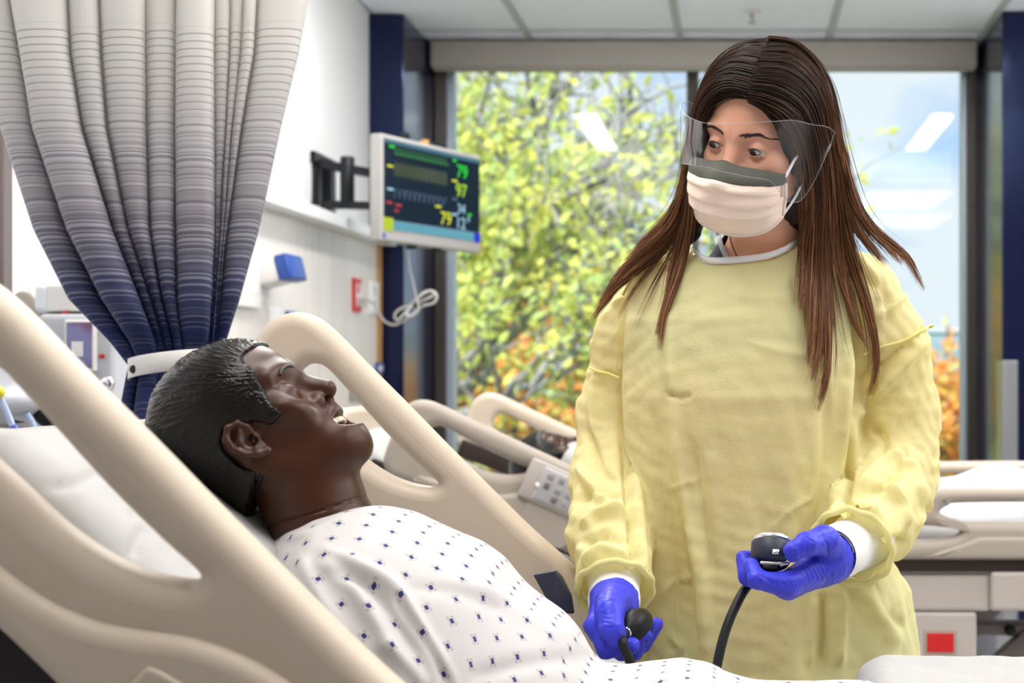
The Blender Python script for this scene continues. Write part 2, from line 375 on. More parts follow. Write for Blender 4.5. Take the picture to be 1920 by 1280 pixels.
# window
win = thing('window_1', (0, YW, .32), None, None); win['kind'] = 'structure'
def fr(name, x0, x1, z0, z1, m, y0=-.05, y1=.06): return obj(name, *box((x0, YW+y0, z0), (x1, YW+y1, z1), .003, 1), m, win, smooth=False)
fr('jamb', WX0-.002, -1.272, .32, H, M['bronze']); fr('inner_jamb', -1.272, -1.240, .36, H, M['alu'], -.02, .05)
fr('jamb', .972, WX1+.002, .32, H, M['bronze']); fr('inner_jamb', .950, .972, .36, H, M['alu'], -.02, .05)
fr('mullion', -.235, -.185, .32, H, M['bronze']); fr('sill', WX0, WX1, .30, .36, M['bronze'], -.10, .06)
fr('window_head', WX0, WX1, 2.58, H, M['bronze'])
glass = clear('window_glass', (.97, .985, .99), .0, 1.45, .42)
for a, b in ((-1.24, -.235), (-.185, .95)): fr('pane', a, b, .36, 2.58, glass, .015, .021)
added_win = thing('added_window', (2.8, YW, .32), None, None); added_win['kind'] = 'structure'  # unseen second bay, added to let more daylight into the room
for x0, x1, z0, z1 in ((1.42, 1.49, .32, H), (2.80, 2.86, .32, H), (4.15, 4.21, .32, H), (1.42, 4.2, .30, .36), (1.42, 4.2, 2.58, H)): obj('frame', *box((x0, YW-.05, z0), (x1, YW+.06, z1), .003, 1), M['bronze'], added_win, smooth=False)
for x0, x1 in ((1.49, 2.80), (2.86, 4.15)): obj('pane', *box((x0, YW+.015, .36), (x1, YW+.021, 2.58)), glass, added_win, smooth=False)
sh = thing('roller_shade', (0, 5.9, 2.55), 'taupe roller shade cassette across the top of the window', 'shade')
obj('cassette', *box((-1.312, 5.83, 2.555), (.995, 5.93, 2.668), .012), M['shade'], sh)
obj('hem_bar', *box((-1.30, 5.85, 2.545), (.985, 5.875, 2.558), .004), M['shade'], sh)
obj('corner_guard', *join(box((1.010, 5.318, 0), (1.060, 5.3795, 1.318), .002), box((.999, 5.318, 0), (1.0115, 5.43, 1.318), .002)), M['steel'], smooth=False, label='brushed steel corner guard on the right navy column', cat='corner guard')
# left wall: laminate headwall panel with a white ledge
hp = struct('trim_1', *box((XL-.001, 3.05, 0), (-1.402, 5.40, 1.765), .002), M['laminate'])
obj('edge_strip', *box((-1.4025, 5.33, 0), (-1.3985, 5.401, 1.765)), M['maple'], hp, smooth=False)
for y in (3.75, 4.6): obj('panel_joint', *box((-1.4025, y, 0), (-1.4012, y+.004, 1.765)), M['cable'], hp, smooth=False)
struct('trim_2', *box((XL-.001, 3.0, 1.765), (-1.345, 5.41, 1.806), .004), M['white'])
struct('baseboard_left', *box((XL-.001, YB, 0), (XL+.012, 5.42, .10)), M['dark'])
struct('trim_3', *box((XL-.001, 2.70, 0), (XL+.02, 2.735, 2.2), .003), M['steelgrey'])
# ------------------------------------------------------------------ outside
struct('ground', *box((-60, 6.4, -4.3), (60, 120, -4.0)), mat('lawn', (.10, .16, .04), .9, var=((.6, .6, .6), (.22, .17, .05), .7)))
bark = mat('bark', (.21, .215, .22), .85, bump=((20, 20, 4), .6, .01))
def leafmat(name, a, b): return translucent(mat(name, a, .6, spec=.2, var=((2.2, 2.2, 2.2), b, 1.0)), .58)
LM = dict(lime=leafmat('lime_leaves', (.58, .66, .20), (.76, .74, .20)), green=leafmat('green_leaves', (.42, .58, .24), (.60, .68, .24)),
          orange=leafmat('orange_leaves', (.85, .40, .14), (.80, .58, .18)))
def leaves(P, size, r):
    n = len(P); a = r.normal(size=(n, 3)); a /= np.linalg.norm(a, axis=1, keepdims=True); b = np.cross(a, r.normal(size=(n, 3))); b /= np.linalg.norm(b, axis=1, keepdims=True)
    s = size*r.uniform(.6, 1.3, (n, 1)); c = np.cross(a, b)
    V = np.stack([P-a*s, P+b*s*.5+c*s*.12, P+a*s, P-b*s*.5+c*s*.12], 1).reshape(-1, 3); return V, np.arange(n*4).reshape(-1, 4)
def tree(name, base, limbs, label, lm, nleaf, size, spread, seed, dens=1.0, up=.25):
    """limbs: world polylines (start on the trunk) with end radius; twigs and leaves grow from them"""
    r = np.random.default_rng(seed); t = thing(name, base, label, 'tree', 'autumn trees outside the window'); tips = []; tw = []
    for k, (pts, r0, r1, leafy) in enumerate(limbs):
        P = crom(np.array(pts), 6); P[1:-1] += r.normal(size=P[1:-1].shape)*.05; n = len(P)
        obj('trunk' if k == 0 else 'limb', *tube(P, np.linspace(r0, r1, n), 8), bark, t)
        if k == 0: continue
        for q in range(int(10*dens)+5):
            i = r.integers(n//4, n); d = (P[i]-P[max(i-2, 0)]); d = d/(np.linalg.norm(d)+1e-9); d = d*.8+r.normal(size=3)*.55+[0, 0, up]; d /= np.linalg.norm(d)
            L = r.uniform(.6, 1.5)*spread; m = 6; tt = np.linspace(0, 1, m)[:, None]; B = P[i]+d*L*tt+np.cumsum(r.normal(size=(m, 3))*.045, 0); tw.append(tube(B, np.linspace(.022, .006, m), 5))
            for z in range(3):
                j = r.integers(1, m); d2 = d+r.normal(size=3)*.6; d2 /= np.linalg.norm(d2); B2 = B[j]+d2*L*.5*tt+np.cumsum(r.normal(size=(m, 3))*.03, 0); tw.append(tube(B2, np.linspace(.012, .004, m), 4)); 
                if leafy > 0: tips += [(b, leafy) for b in B2[1:]]+[(b, leafy) for b in B[2:]]
    obj('branches', *join(*tw), bark, t, kind='stuff')
    T = np.array([x[0] for x in tips]); w = np.array([x[1] for x in tips]); i = r.choice(len(T), nleaf, p=w/w.sum())
    for lmn, share in lm:
        k = int(nleaf*share); s = r.choice(i, k); obj('foliage', *leaves(T[s]+r.normal(size=(k, 3))*.13*spread, size, r), LM[lmn], t, smooth=False, kind='stuff')
    return t
def w3(L, D): return [at(x, y, D+d) for x, y, d in L]
D1 = 12.5; G = -4.0
b0 = at(800, 900, D1)
tree('maple_tree', (b0[0], D1, G), [
    ([(b0[0], D1, G), (b0[0], D1, -2), at(800, 900, D1), at(820, 780, D1)], .16, .11, 0),
    (w3([(815, 800, 0), (830, 600, .2), (870, 380, .3), (905, 200, .5)], D1), .09, .02, 1.3),
    (w3([(815, 800, 0), (880, 660, -.3), (960, 480, -.4), (1010, 330, -.3)], D1), .09, .02, 1.5),
    (w3([(815, 800, 0), (900, 690, .4), (1000, 560, .6), (1060, 440, .8)], D1), .08, .02, 1.5),
    (w3([(805, 860, 0), (920, 760, -.6), (1030, 690, -.8), (1140, 600, -1)], D1), .08, .02, .9),
    (w3([(805, 860, 0), (780, 600, .2), (800, 400, .3), (860, 230, .5)], D1), .08, .02, 1.3),
    (w3([(960, 480, -.4), (1050, 390, -.4), (1130, 310, -.2), (1200, 200, 0)], D1), .05, .012, .13),
    (w3([(900, 690, .4), (1040, 500, .5), (1150, 400, .6), (1270, 290, .8)], D1), .05, .012, .12),
    (w3([(870, 380, .3), (980, 260, .3), (1050, 170, .4), (1090, 90, .4)], D1), .045, .012, .12),
    (w3([(1040, 500, .5), (1160, 470, .4), (1240, 430, .2), (1300, 400, 0)], D1), .04, .01, .2),
    (w3([(1030, 690, -.8), (1100, 560, -.8), (1180, 480, -.6), (1260, 380, -.6)], D1), .04, .01, .22),
    ], 'tall yellow-green maple with bare upper twigs, nearest tree outside the window', [('lime', .78), ('green', .22)], 6200, .066, .85, 5)
D2 = 17.0; b1 = at(1010, 1000, D2)
tree('orange_tree', (b1[0], D2, G), [
    ([(b1[0], D2, G), at(1010, 1000, D2), at(1005, 860, D2)], .13, .09, 0),
    (w3([(1005, 880, 0), (960, 760, .2), (930, 680, 0), (900, 640, -.3)], D2), .07, .02, 1),
    (w3([(1005, 880, 0), (1010, 760, 0), (1000, 680, .3), (985, 600, .4)], D2), .07, .02, 1),
    (w3([(1005, 900, 0), (1080, 790, .3), (1120, 720, .2), (1150, 660, 0)], D2), .07, .02, 1),
    (w3([(1005, 920, 0), (900, 830, .1), (860, 760, 0)], D2), .06, .02, 1),
    ], 'low orange-leaved tree behind the maple, seen through its lower branches', [('orange', .8), ('lime', .2)], 5200, .10, 1.1, 8)
D3 = 21.0; b2 = at(940, 1000, D3)
tree('green_tree', (b2[0], D3, G), [
    ([(b2[0], D3, G), at(940, 1000, D3), at(940, 860, D3)], .15, .1, 0),
    (w3([(940, 880, 0), (880, 780, .2), (850, 640, 0), (880, 480, 0)], D3), .08, .02, 1),
    (w3([(940, 880, 0), (950, 720, 0), (960, 560, .3), (980, 420, .3)], D3), .08, .02, 1),
    (w3([(940, 880, 0), (1040, 780, .3), (1090, 660, .2), (1090, 540, 0)], D3), .08, .02, 1),
    (w3([(940, 900, 0), (1060, 850, .1), (1150, 790, 0), (1200, 700, 0)], D3), .07, .02, 1),
    (w3([(940, 900, 0), (860, 850, .1), (800, 760, 0)], D3), .07, .02, 1),
    ], 'full green tree standing farthest back behind the orange one', [('green', .75), ('lime', .25)], 9000, .15, 1.7, 11)
D4 = 24.0; b3 = at(1790, 1050, D4)
tree('orange_shrub', (b3[0], D4, G), [
    ([(b3[0], D4, G), at(1790, 1050, D4), at(1790, 960, D4)], .08, .06, 0),
    (w3([(1790, 980, 0), (1770, 880, .2), (1755, 790, 0)], D4), .05, .02, 1), (w3([(1790, 980, 0), (1800, 880, 0), (1815, 800, .3)], D4), .05, .02, 1),
    (w3([(1790, 990, 0), (1720, 900, 0), (1690, 840, .3)], D4), .05, .02, 1), (w3([(1790, 990, 0), (1850, 900, 0), (1890, 830, .3)], D4), .05, .02, 1),
    ], 'small orange shrub in front of the blue building at the right pane', [('orange', .85), ('lime', .15)], 3200, .12, 1.1, 15)
# building far behind
fac = mat('blue_grey_cladding', (.17, .26, .33), .6, var=((.3, .3, 6), (.13, .20, .27), .6)); D5 = 42.0
a, b = at(1690, 622, D5), at(2100, 622, D5); bl = thing('office_building', ((a[0]+b[0])/2, D5+4, G), 'blue-grey clad flat-roofed building beyond the right pane', 'building')
obj('wall', *box((a[0], D5, G), (b[0], D5+8, a[2])), fac, bl, smooth=False)
obj('parapet', *box((a[0]-.1, D5-.1, a[2]-.02), (b[0]+.1, D5+8.1, a[2]+.12)), M['alu'], bl, smooth=False)
for k in range(11):
    x = a[0]+.2+k*.62
    obj('cladding_panel', *box((x, D5-.06, G), (x+.56, D5+.02, a[2]-.1), .02, 1), fac, bl, smooth=False)
# ------------------------------------------------------------------ hospital beds
# head rail of the foreground bed, drawn in its own upright plane (x along the bed, z up), backrest raised by about 44 degrees
RA = np.array([(-.640, 1.333), (-.618, 1.358), (-.590, 1.370), (-.562, 1.365), (-.535, 1.345), (-.484, 1.293), (-.434, 1.243), (-.389, 1.197), (-.330, 1.138), (-.2776, 1.0865), (-.217, 1.032),
               (-.194, 1.002), (-.186, .965), (-.192, .915), (-.225, .865), (-.29, .848), (-.345, .907), (-.425, .987), (-.5095, 1.072), (-.60, 1.157), (-.655, 1.209), (-.686, 1.238), (-.692, 1.266), (-.676, 1.293)])
RH = np.array([(-.588, 1.272), (-.584, 1.288), (-.573, 1.300), (-.560, 1.3025), (-.545, 1.297), (-.5196, 1.2705), (-.4637, 1.2088), (-.425, 1.1708), (-.404, 1.152), (-.3985, 1.1455), (-.402, 1.1418),
               (-.412, 1.1415), (-.436, 1.1462), (-.4645, 1.1575), (-.5, 1.181), (-.535, 1.213), (-.561, 1.237), (-.58, 1.256)])
RS = np.array([(-.640, 1.222), (-.608, 1.206), (-.561, 1.173), (-.514, 1.137), (-.473, 1.1166), (-.438, 1.1086), (-.404, 1.104), (-.372, 1.0944), (-.340, 1.0787), (-.309, 1.0560), (-.262, 1.012), (-.232, .975), (-.235, .92), (-.29, .866),
               (-.345, .922), (-.425, 1.001), (-.5095, 1.086), (-.60, 1.171), (-.632, 1.203)])
def ringpt(P, n=5): return crom(P, n, True)
rail_bar = plate(ringpt(RA), [ringpt(RH)[::-1]], .004, .019, 6)
rail_pan = plate(ringpt(RS), [], .004, .014, 6)
rail_key = plate(ringpt(np.array([(-.47, 1.02), (-.435, 1.075), (-.415, 1.080), (-.36, 1.04), (-.335, 1.01), (-.34, .99), (-.385, .965), (-.41, .975)]), 4), [], .001, .003, 2)
PV = np.array([-.587, 0, 1.370])
def rail(par, ang, corner, side, m, label=None):
    """side -1: outer face towards the camera, +1: away; ang turns the rail about its top corner"""
    T = lambda G, dy: (rot((np.asarray(G[0])*[1, side*-1, 1]+[0, dy, 0])-PV, Ry(ang))+corner, [f[::-1] for f in G[1]] if side > 0 else G[1])
    r = obj('head_rail', *T(rail_bar, 0), m, par, label=label)
    obj('rail_panel', *T(rail_pan, side*.016), m, r)
    obj('control_cover', *T(rail_key, side*.0335), m, r)
    return r, T
# --- foreground bed
NEAR, FAR = 1.03, 1.83
bed = thing('hospital_bed', (.35, 1.43, 0), 'beige hospital bed in front with its backrest raised steeply under the dark manikin', 'bed', 'adjustable hospital beds')
rail(bed, 0, np.array([-.587, NEAR, 1.370]), -1, M['beige'])
rail(bed, 0, np.array([-.587, FAR, 1.370]), 1, M['beige'])
A0, A1 = np.array([-.76, 1.14]), np.array([-.12, .80])
def slab(a, b, th, y0, y1, bev=.02):
    """box along the line a-b in the XZ plane, th below it"""
    L = np.linalg.norm(b-a); an = math.atan2(b[1]-a[1], b[0]-a[0]); V, Fc = box((0, y0, -th), (L, y1, 0), bev, 3); return rot(V, Ry(-an))+[a[0], 0, a[1]], Fc
obj('mattress', *join(slab(A0, A1, .13, 1.09, 1.77, .03), box((-.14, 1.09, .67), (1.25, 1.77, .80), .03, 3)), M['linen'], bed)
obj('backrest_deck', *slab(A0+[-.09, -.10], A1+[-.06, -.13], .03, 1.08, 1.78, .008), M['dark'], bed)
for y in (1.058, 1.782): obj('under_rail_plate', *slab(np.array([-.70, 1.270]), np.array([-.14, .72]), .30, y, y+.016, .004), M['dark'], bed)  # dark plates put in to darken the space under the rails
obj('deck', *box((-.2, 1.08, .62), (1.28, 1.78, .665), .01), M['frame'], bed)
obj('headboard', *slab(np.array([-1.02, 1.30]), np.array([-.98, .85]), .03, 1.10, 1.76, .012), M['beige'], bed)
obj('lower_frame', *join(box((-.95, 1.13, .20), (1.25, 1.19, .27), .006), box((-.95, 1.67, .20), (1.25, 1.73, .27), .006), box((-.95, 1.13, .21), (-.89, 1.73, .26)), box((1.19, 1.13, .21), (1.25, 1.73, .26)), slab(np.array([-.99, .9]), np.array([-.93, .24]), .04, 1.38, 1.48)), M['frame'], bed)
for p, q in (((.15, .62), (.55, .26)), ((.85, .62), (.45, .26))):
    for y in (1.2, 1.63): obj('lift_arm', *slab(np.array(p), np.array(q), .05, y, y+.03, .004), M['steelgrey'], bed)
def casters(par, xs, ys):
    for x in xs:
        for y in ys:
            c = obj('caster', *join(box((x-.02, y-.03, .10), (x+.02, y+.03, .21), .005)), M['steelgrey'], par)
            obj('wheel', *lathe([(.03, -.018), (.07, -.018), (.075, -.012), (.075, .012), (.07, .018), (.03, .018)], (x+.015, y, .075), (0, 1, 0), 24), M['rubber'], c)
casters(bed, (-.92, 1.22), (1.16, 1.70))
# --- bed by the window
b2 = thing('hospital_bed', (.25, 3.4, 0), 'grey-beige hospital bed behind the nurse, standing by the window', 'bed', 'adjustable hospital beds')
ANG2 = R_(20.3)
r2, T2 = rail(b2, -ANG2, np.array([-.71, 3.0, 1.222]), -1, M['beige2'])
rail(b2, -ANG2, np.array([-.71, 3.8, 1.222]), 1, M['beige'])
# key pad on the near rail
def on_rail(px, py, D=2.962): return at(px, py, D)
kd = np.array([math.cos(R_(23.5)), 0, -math.sin(R_(23.5))]); ku = np.array([math.sin(R_(23.5)), 0, math.cos(R_(23.5))])
def tilted(c, w, h, d, bev=.003):
    V, Fc = box((-w/2, -d/2, -h/2), (w/2, d/2, h/2), bev, 2); return c+V[:, :1]*kd+V[:, 1:2]*np.array([0, 1, 0])+V[:, 2:]*ku, Fc
kp = obj('control_panel', *tilted(on_rail(1050, 920), .165, .092, .012, .008), M['frame'], r2)
KM = mat('key_pad', (.40, .39, .40), .4)
obj('key_pad', *tilted(on_rail(1056, 924, 2.956), .115, .074, .008, .004), KM, kp)
KB = mat('key_ring', (.30, .29, .30), .5)
for i in range(4):
    for j in range(3):
        if (i, j) == (0, 2): continue
        c = on_rail(1056, 924, 2.951)+kd*(-.038+.026*i)+ku*(.022-.022*j); obj('key', *tilted(c, .013, .013, .003, .001), M['steelgrey'] if (i, j) in ((0, 1), (1, 2)) else KB, kp)
obj('call_button', *lathe([(.001, .004), (.004, .003), (.0055, 0), (.0055, -.003)], on_rail(1008, 909, 2.9545), (0, -1, 0), 14), M['white'], kp)
# dark bumper bands along the raised backrest and along the foot section
def seg(p, q, D): return at(*p, D), at(*q, D)
for D, p, q in ((3.04, (700, 858), (1150, 1030)), (3.77, (868, 823), (1160, 935))):
    a, b = seg(p, q, D); obj('bumper', *slab(a[[0, 2]], b[[0, 2]], .046, D-.012, D+.012, .004), M['brownband'], b2)
obj('backrest', *slab(np.array([-.86, 1.08]), np.array([-.10, .78]), .09, 3.06, 3.74, .03), M['linen'], b2)
obj('mattress', *box((-.14, 3.06, .80), (1.35, 3.74, .95), .04, 3), M['linen'], b2)
# foot rails: bar, long grip hole, lower body with an open notch at the left
def px2(L, D): return np.array([at(x, y, D)[[0, 2]] for x, y in L])
FO = px2([(1640, 925), (1700, 917), (1790, 914), (1900, 914), (2100, 914), (2150, 935), (2160, 1045), (1990, 1048), (1700, 1048), (1600, 1046), (1560, 1030), (1570, 1012), (1700, 1012), (1770, 1008), (1797, 999), (1790, 990), (1740, 984), (1660, 970), (1630, 945)], 3.0)
FH = px2([(1762, 957), (1778, 947), (1810, 942), (2050, 941), (2090, 955), (2050, 976), (1850, 978), (1800, 976), (1770, 966)], 3.0)
f_bar = plate(ringpt(FO, 3), [ringpt(FH, 4)[::-1]], .004, .018, 4)
f_pan = plate(px2([(1720, 1043), (1760, 1030), (1800, 1016), (1835, 1003), (2100, 1003), (2140, 1043)], 3.0), [], .003, .010, 3)
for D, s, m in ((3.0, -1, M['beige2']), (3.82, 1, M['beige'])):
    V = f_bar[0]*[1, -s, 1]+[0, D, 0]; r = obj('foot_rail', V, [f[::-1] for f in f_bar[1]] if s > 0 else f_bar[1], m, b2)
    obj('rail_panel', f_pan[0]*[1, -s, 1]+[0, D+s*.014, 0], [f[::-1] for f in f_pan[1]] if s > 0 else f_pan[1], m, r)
def bx2(name, x0, x1, y0, y1, D0, D1, m, par=b2, bev=.006, **k):
    a, b = at(x0, y0, D0), at(x1, y1, D0); return obj(name, *box((a[0], D0, b[2]), (b[0], D1, a[2]), bev, 2), m, par, smooth=False, **k)
bx2('foot_bumper', 1560, 2160, 1045, 1073, 2.99, 3.02, M['brownband'])
bx2('deck_beam', 1400, 1858, 1076, 1146, 3.0, 3.05, M['frame'], bev=.008)
bx2('deck_beam', 1858, 2170, 1072, 1146, 2.985, 3.05, M['frame'], bev=.008)
bx2('deck', 900, 2160, 1076, 1110, 3.05, 3.75, M['dark'])
pb = bx2('pedal_box', 1560, 1832, 1147, 1245, 3.0, 3.12, M['frame'], bev=.008)
bx2('red_label', 1738, 1789, 1187, 1223, 2.997, 3.01, M['red'], pb, .001, label='bright red rectangular label')
bx2('label_edge', 1732, 1795, 1181, 1229, 2.9985, 3.005, M['beige2'], pb, .001)
bx2('cross_beam', 1400, 2200, 1168, 1192, 3.14, 3.19, M['steelgrey'])
obj('pivot', *lathe([(.013, 0), (.013, .012), (.008, .016)], at(1893, 1180, 3.14), (0, -1, 0), 20), M['black'], b2)
for D in (3.13, 3.6):
    a, b = at(1940, 1165, 3.13)[[0, 2]], at(1800, 1330, 3.13)[[0, 2]]; obj('lift_arm', *slab(b+[-.02, .03], a, .055, D, D+.035, .004), M['steelgrey'], b2)
    a, b = at(1500, 1165, 3.13)[[0, 2]], at(1380, 1330, 3.13)[[0, 2]]; obj('lift_arm', *slab(b, a, .055, D, D+.035, .004), M['steelgrey'], b2)
obj('brake_rod', *tube([at(1828, 1232, 3.08), at(1829, 1250, 3.08), at(1826, 1330, 3.08)], .006, 8), M['steel'], b2)
obj('lower_frame', *join(box((-.75, 3.08, .22), (1.35, 3.14, .30), .006), box((-.75, 3.66, .22), (1.35, 3.72, .30), .006), box((-.75, 3.08, .23), (-.69, 3.72, .29)), box((1.29, 3.08, .23), (1.35, 3.72, .29)), slab(np.array([-.60, .86]), np.array([-.60, .28]), .05, 3.3, 3.5)), M['steelgrey'], b2)
casters(b2, (-.72, 1.32), (3.11, 3.69))
hb = plate(np.array([(3.1, .8), (3.1, 1.12), (3.2, 1.20), (3.6, 1.20), (3.7, 1.12), (3.7, .8)]), [], .008, .012, 3)
obj('headboard', np.stack([hb[0][:, 1]-.93, hb[0][:, 0], hb[0][:, 2]], 1), hb[1], M['beige'], b2)
# blanket and pillow on the window bed
def bump_sheet(lo, hi, h, base, seed, amp=.012, n=40, m=26, edge=.07):
    x = np.linspace(lo[0], hi[0], n); y = np.linspace(lo[1], hi[1], m); X, Y = np.meshgrid(x, y, indexing='ij'); e = np.minimum(np.minimum(X-lo[0], hi[0]-X), np.minimum(Y-lo[1], hi[1]-Y))
    Z = base+h(X)*np.sqrt(np.clip(1-(1-np.clip(e/edge, 0, 1))**2, 0, 1))+amp*fbm(np.stack([X*7, Y*7, X*0+seed], -1).reshape(-1, 3)).reshape(X.shape)*np.clip(e/edge, 0, 1)
    V, q = grid(np.stack([X, Y, Z], -1)); k = len(V); V2 = V.copy(); V2[:, 2] = base-.004
    bd = [i*m for i in range(n)]+[(n-1)*m+j for j in range(1, m)]+[i*m+m-1 for i in range(n-2, -1, -1)]+[j for j in range(m-2, 0, -1)]
    side = [[bd[i], bd[i-1], bd[i-1]+k, bd[i]+k] for i in range(len(bd))]
    return np.concatenate([V, V2]), np.concatenate([q[:, ::-1], q+k, np.array(side)])
weave = mat('white_thermal_blanket', (.74, .77, .82), .9, bump=((120, 120, 120), .6, .003))
obj('thermal_blanket', *bump_sheet((.10, 3.08), (1.34, 3.72), lambda X: .05+.035*np.exp(-((X-.66)/.08)**2), .951, 4.0), weave, label='white cellular blanket spread on the foot of the window bed', cat='blanket')
def pillow_sdf(poly, y0, y1, rd, seed, amp):
    poly = np.array(poly)
    def f(P):
        d2 = poly2(P[:, [0, 2]], poly)+rd; dy = np.abs(P[:, 1]-(y0+y1)/2)-(y1-y0)/2+rd
        return np.minimum(np.maximum(d2, dy), 0)+np.linalg.norm(np.maximum(np.stack([d2, dy], 1), 0), axis=1)-rd+amp*fbm(P*9+seed, 3)
    return f
pf = pillow_sdf([(-.95, 1.13), (-.86, 1.15), (-.78, 1.075), (-.60, .975), (-.45, .92), (-.50, .87), (-.93, .97)], 3.12, 3.68, .03, 3, .006)
obj('pillow', *nets(pf, (-1.0, 3.0, .80), (-.40, 3.8, 1.35), .012), M['linen'], label='white pillow at the head of the window bed', cat='pillow')
# pillow behind the foreground manikin's head
pf = pillow_sdf([(-.612, 1.242), (-.72, 1.235), (-.86, 1.222), (-.90, 1.17), (-.72, 1.10), (-.50, 1.02), (-.42, 1.045), (-.435, 1.085)], 1.145, 1.74, .035, 8, .007)
V, Q = nets(pf, (-1.0, 1.08, .95), (-.35, 1.8, 1.32), .007)
V = strokes(V, vnormals(V, Q), [([(90, 915), (160, 900), (250, 850)], -.006, 9), ([(235, 965), (265, 960), (300, 940)], -.006, 7), ([(250, 1040), (262, 1010), (275, 985)], -.008, 10), ([(320, 1060), (345, 1050), (365, 1045)], .006, 7)])
obj('pillow', V, Q, M['linen'], label='plump white pillow behind the dark manikin\'s head', cat='pillow')
# ------------------------------------------------------------------ curtain
def lerp_rows(rows, y):
    ys = [r[0] for r in rows]; A = np.array([r[1] for r in rows], float); return np.stack([np.interp(y, ys, A[:, k]) for k in range(A.shape[1])], -1)
CB = [(-1040, (-120, -60, 25, 120, 195, 285, 360, 430, 480, 520, 600)), (0, (-75, 18, 128, 186, 273, 330, 403, 431, 457, 482, 579)), (100, (-50, 36, 133, 189, 273, 329, 402, 430, 452, 476, 561)),
      (240, (0, 60, 155, 200, 275, 328, 402, 424, 436, 452, 527)), (430, (62, 125, 211, 241, 281, 329, 403, 413, 419, 426, 486)), (560, (128, 190, 262, 284, 305, 331, 398, 404, 408, 413, 450)),
      (640, (205, 243, 292, 308, 325, 340, 392, 397, 401, 405, 424)), (685, (240, 262, 298, 312, 328, 343, 386, 391, 395, 399, 411)), (720, (233, 258, 296, 312, 330, 346, 388, 394, 398, 402, 416)),
      (800, (218, 246, 290, 308, 330, 348, 392, 400, 405, 410, 428)), (1500, (190, 225, 280, 305, 330, 355, 405, 420, 430, 440, 465))]
DC = 2.10; ys = np.concatenate([np.linspace(-1038, -60, 24), np.linspace(-40, 830, 150), np.linspace(850, 1500, 20)])
bnd = lerp_rows(CB, ys); nf = bnd.shape[1]-1; nq = 14; rows = []; uvs = []
ampk = np.array([.8, 1.2, .8, 1.15, .75, 1.0, .55, .5, .5, 1.0])
for i, y in enumerate(ys):
    row = []; gat = np.exp(-((y-685)/85)**2)
    for k in range(nf):
        q = np.linspace(0, 1, nq, endpoint=(k == nf-1)); w = bnd[i, k+1]-bnd[i, k]
        x = bnd[i, k]+w*(q-.13*np.sin(2*math.pi*q)); A = min(.062, .0011*w+.020)*ampk[k]*(1-.72*gat)
        bul = np.sin(math.pi*q)**.42
        d = DC-A*bul+.012*math.sin(k*2.1+y*.004)+(.02 if k in (0, 9) else 0)
        wr = .0022*np.sin(y*.021+k*1.7+q*3)*np.clip((y-150)/250, 0, 1)
        for a, b, c2 in zip(x, np.broadcast_to(d+wr, x.shape), bul): row.append(at(a, y, b)); uvs.append((len(row)*.01, (y-685)/F*DC+.013*c2+.004*math.sin(k*2.3)))
    rows.append(row)
G_ = np.array(rows); 
cm = bpy.data.materials.new('ombre_striped_curtain'); cm.use_nodes = True; t = cm.node_tree; bs = t.nodes['Principled BSDF']; bs.inputs['Roughness'].default_value = .75; bs.inputs['Specular IOR Level'].default_value = .15
def nd(t, ty, **k):
    n = t.nodes.new(ty)
    for a, b in k.items(): setattr(n, a, b)
    return n
def mth(t, op, a, b=None, clamp=False):
    n = nd(t, 'ShaderNodeMath', operation=op, use_clamp=clamp)
    for i, v in enumerate((a, b)):
        if v is None: continue
        if isinstance(v, (int, float)): n.inputs[i].default_value = v
        else: t.links.new(v, n.inputs[i])
    return n.outputs[0]
def ramp(t, fac, stops):
    n = nd(t, 'ShaderNodeValToRGB'); e = n.color_ramp.elements
    while len(e) < len(stops): e.new(.5)
    for k, (p, c) in enumerate(stops): e[k].position = p; e[k].color = (*c, 1)
    t.links.new(fac, n.inputs['Fac']); return n.outputs['Color']
def mixc(t, fac, a, b):
    n = nd(t, 'ShaderNodeMix', data_type='RGBA')
    for i, v in ((0, fac), (6, a), (7, b)):
        if isinstance(v, tuple): n.inputs[i].default_value = (*v, 1)
        elif isinstance(v, (int, float)): n.inputs[i].default_value = v
        else: t.links.new(v, n.inputs[i])
    return n.outputs[2]
uvn = nd(t, 'ShaderNodeUVMap'); sx = nd(t, 'ShaderNodeSeparateXYZ'); t.links.new(uvn.outputs[0], sx.inputs[0]); v = sx.outputs['Y']
# v: metres below the eye line, about -.55 where the first line is woven in, 0 at the tie
g = mth(t, 'ADD', mth(t, 'MULTIPLY', v, 1/.62), .94, True)
base = ramp(t, g, [(0, (.60, .59, .56)), (.16, (.58, .565, .535)), (.34, (.48, .465, .46)), (.44, (.38, .36, .37)), (.55, (.265, .245, .265)), (.66, (.155, .150, .185)), (.76, (.055, .060, .125)), (.86, (.022, .030, .095)), (1, (.012, .019, .075))])
ln = mth(t, 'FRACT', mth(t, 'MULTIPLY', v, 87.0)); thin = mth(t, 'LESS_THAN', ln, .16)
wv = nd(t, 'ShaderNodeTexNoise', noise_dimensions='1D'); wv.inputs['Scale'].default_value = 190; wv.inputs['Detail'].default_value = 3; t.links.new(v, wv.inputs['W'])
lt = mth(t, 'MULTIPLY', thin, ramp(t, mth(t, 'ADD', mth(t, 'MULTIPLY', v, 1/.62), .94, True), [(0, (0, 0, 0)), (.125, (0, 0, 0)), (.13, (.8, .8, .8)), (.38, (.7, .7, .7)), (.55, (.2, .2, .2)), (1, (0, 0, 0))]))
c1 = mixc(t, lt, base, (.20, .20, .22))
lite = mth(t, 'MULTIPLY', mth(t, 'GREATER_THAN', wv.outputs['Fac'], .56), ramp(t, g, [(0, (0, 0, 0)), (.3, (0, 0, 0)), (.45, (.32, .32, .32)), (.75, (.22, .22, .22)), (.95, (.05, .05, .05))]))
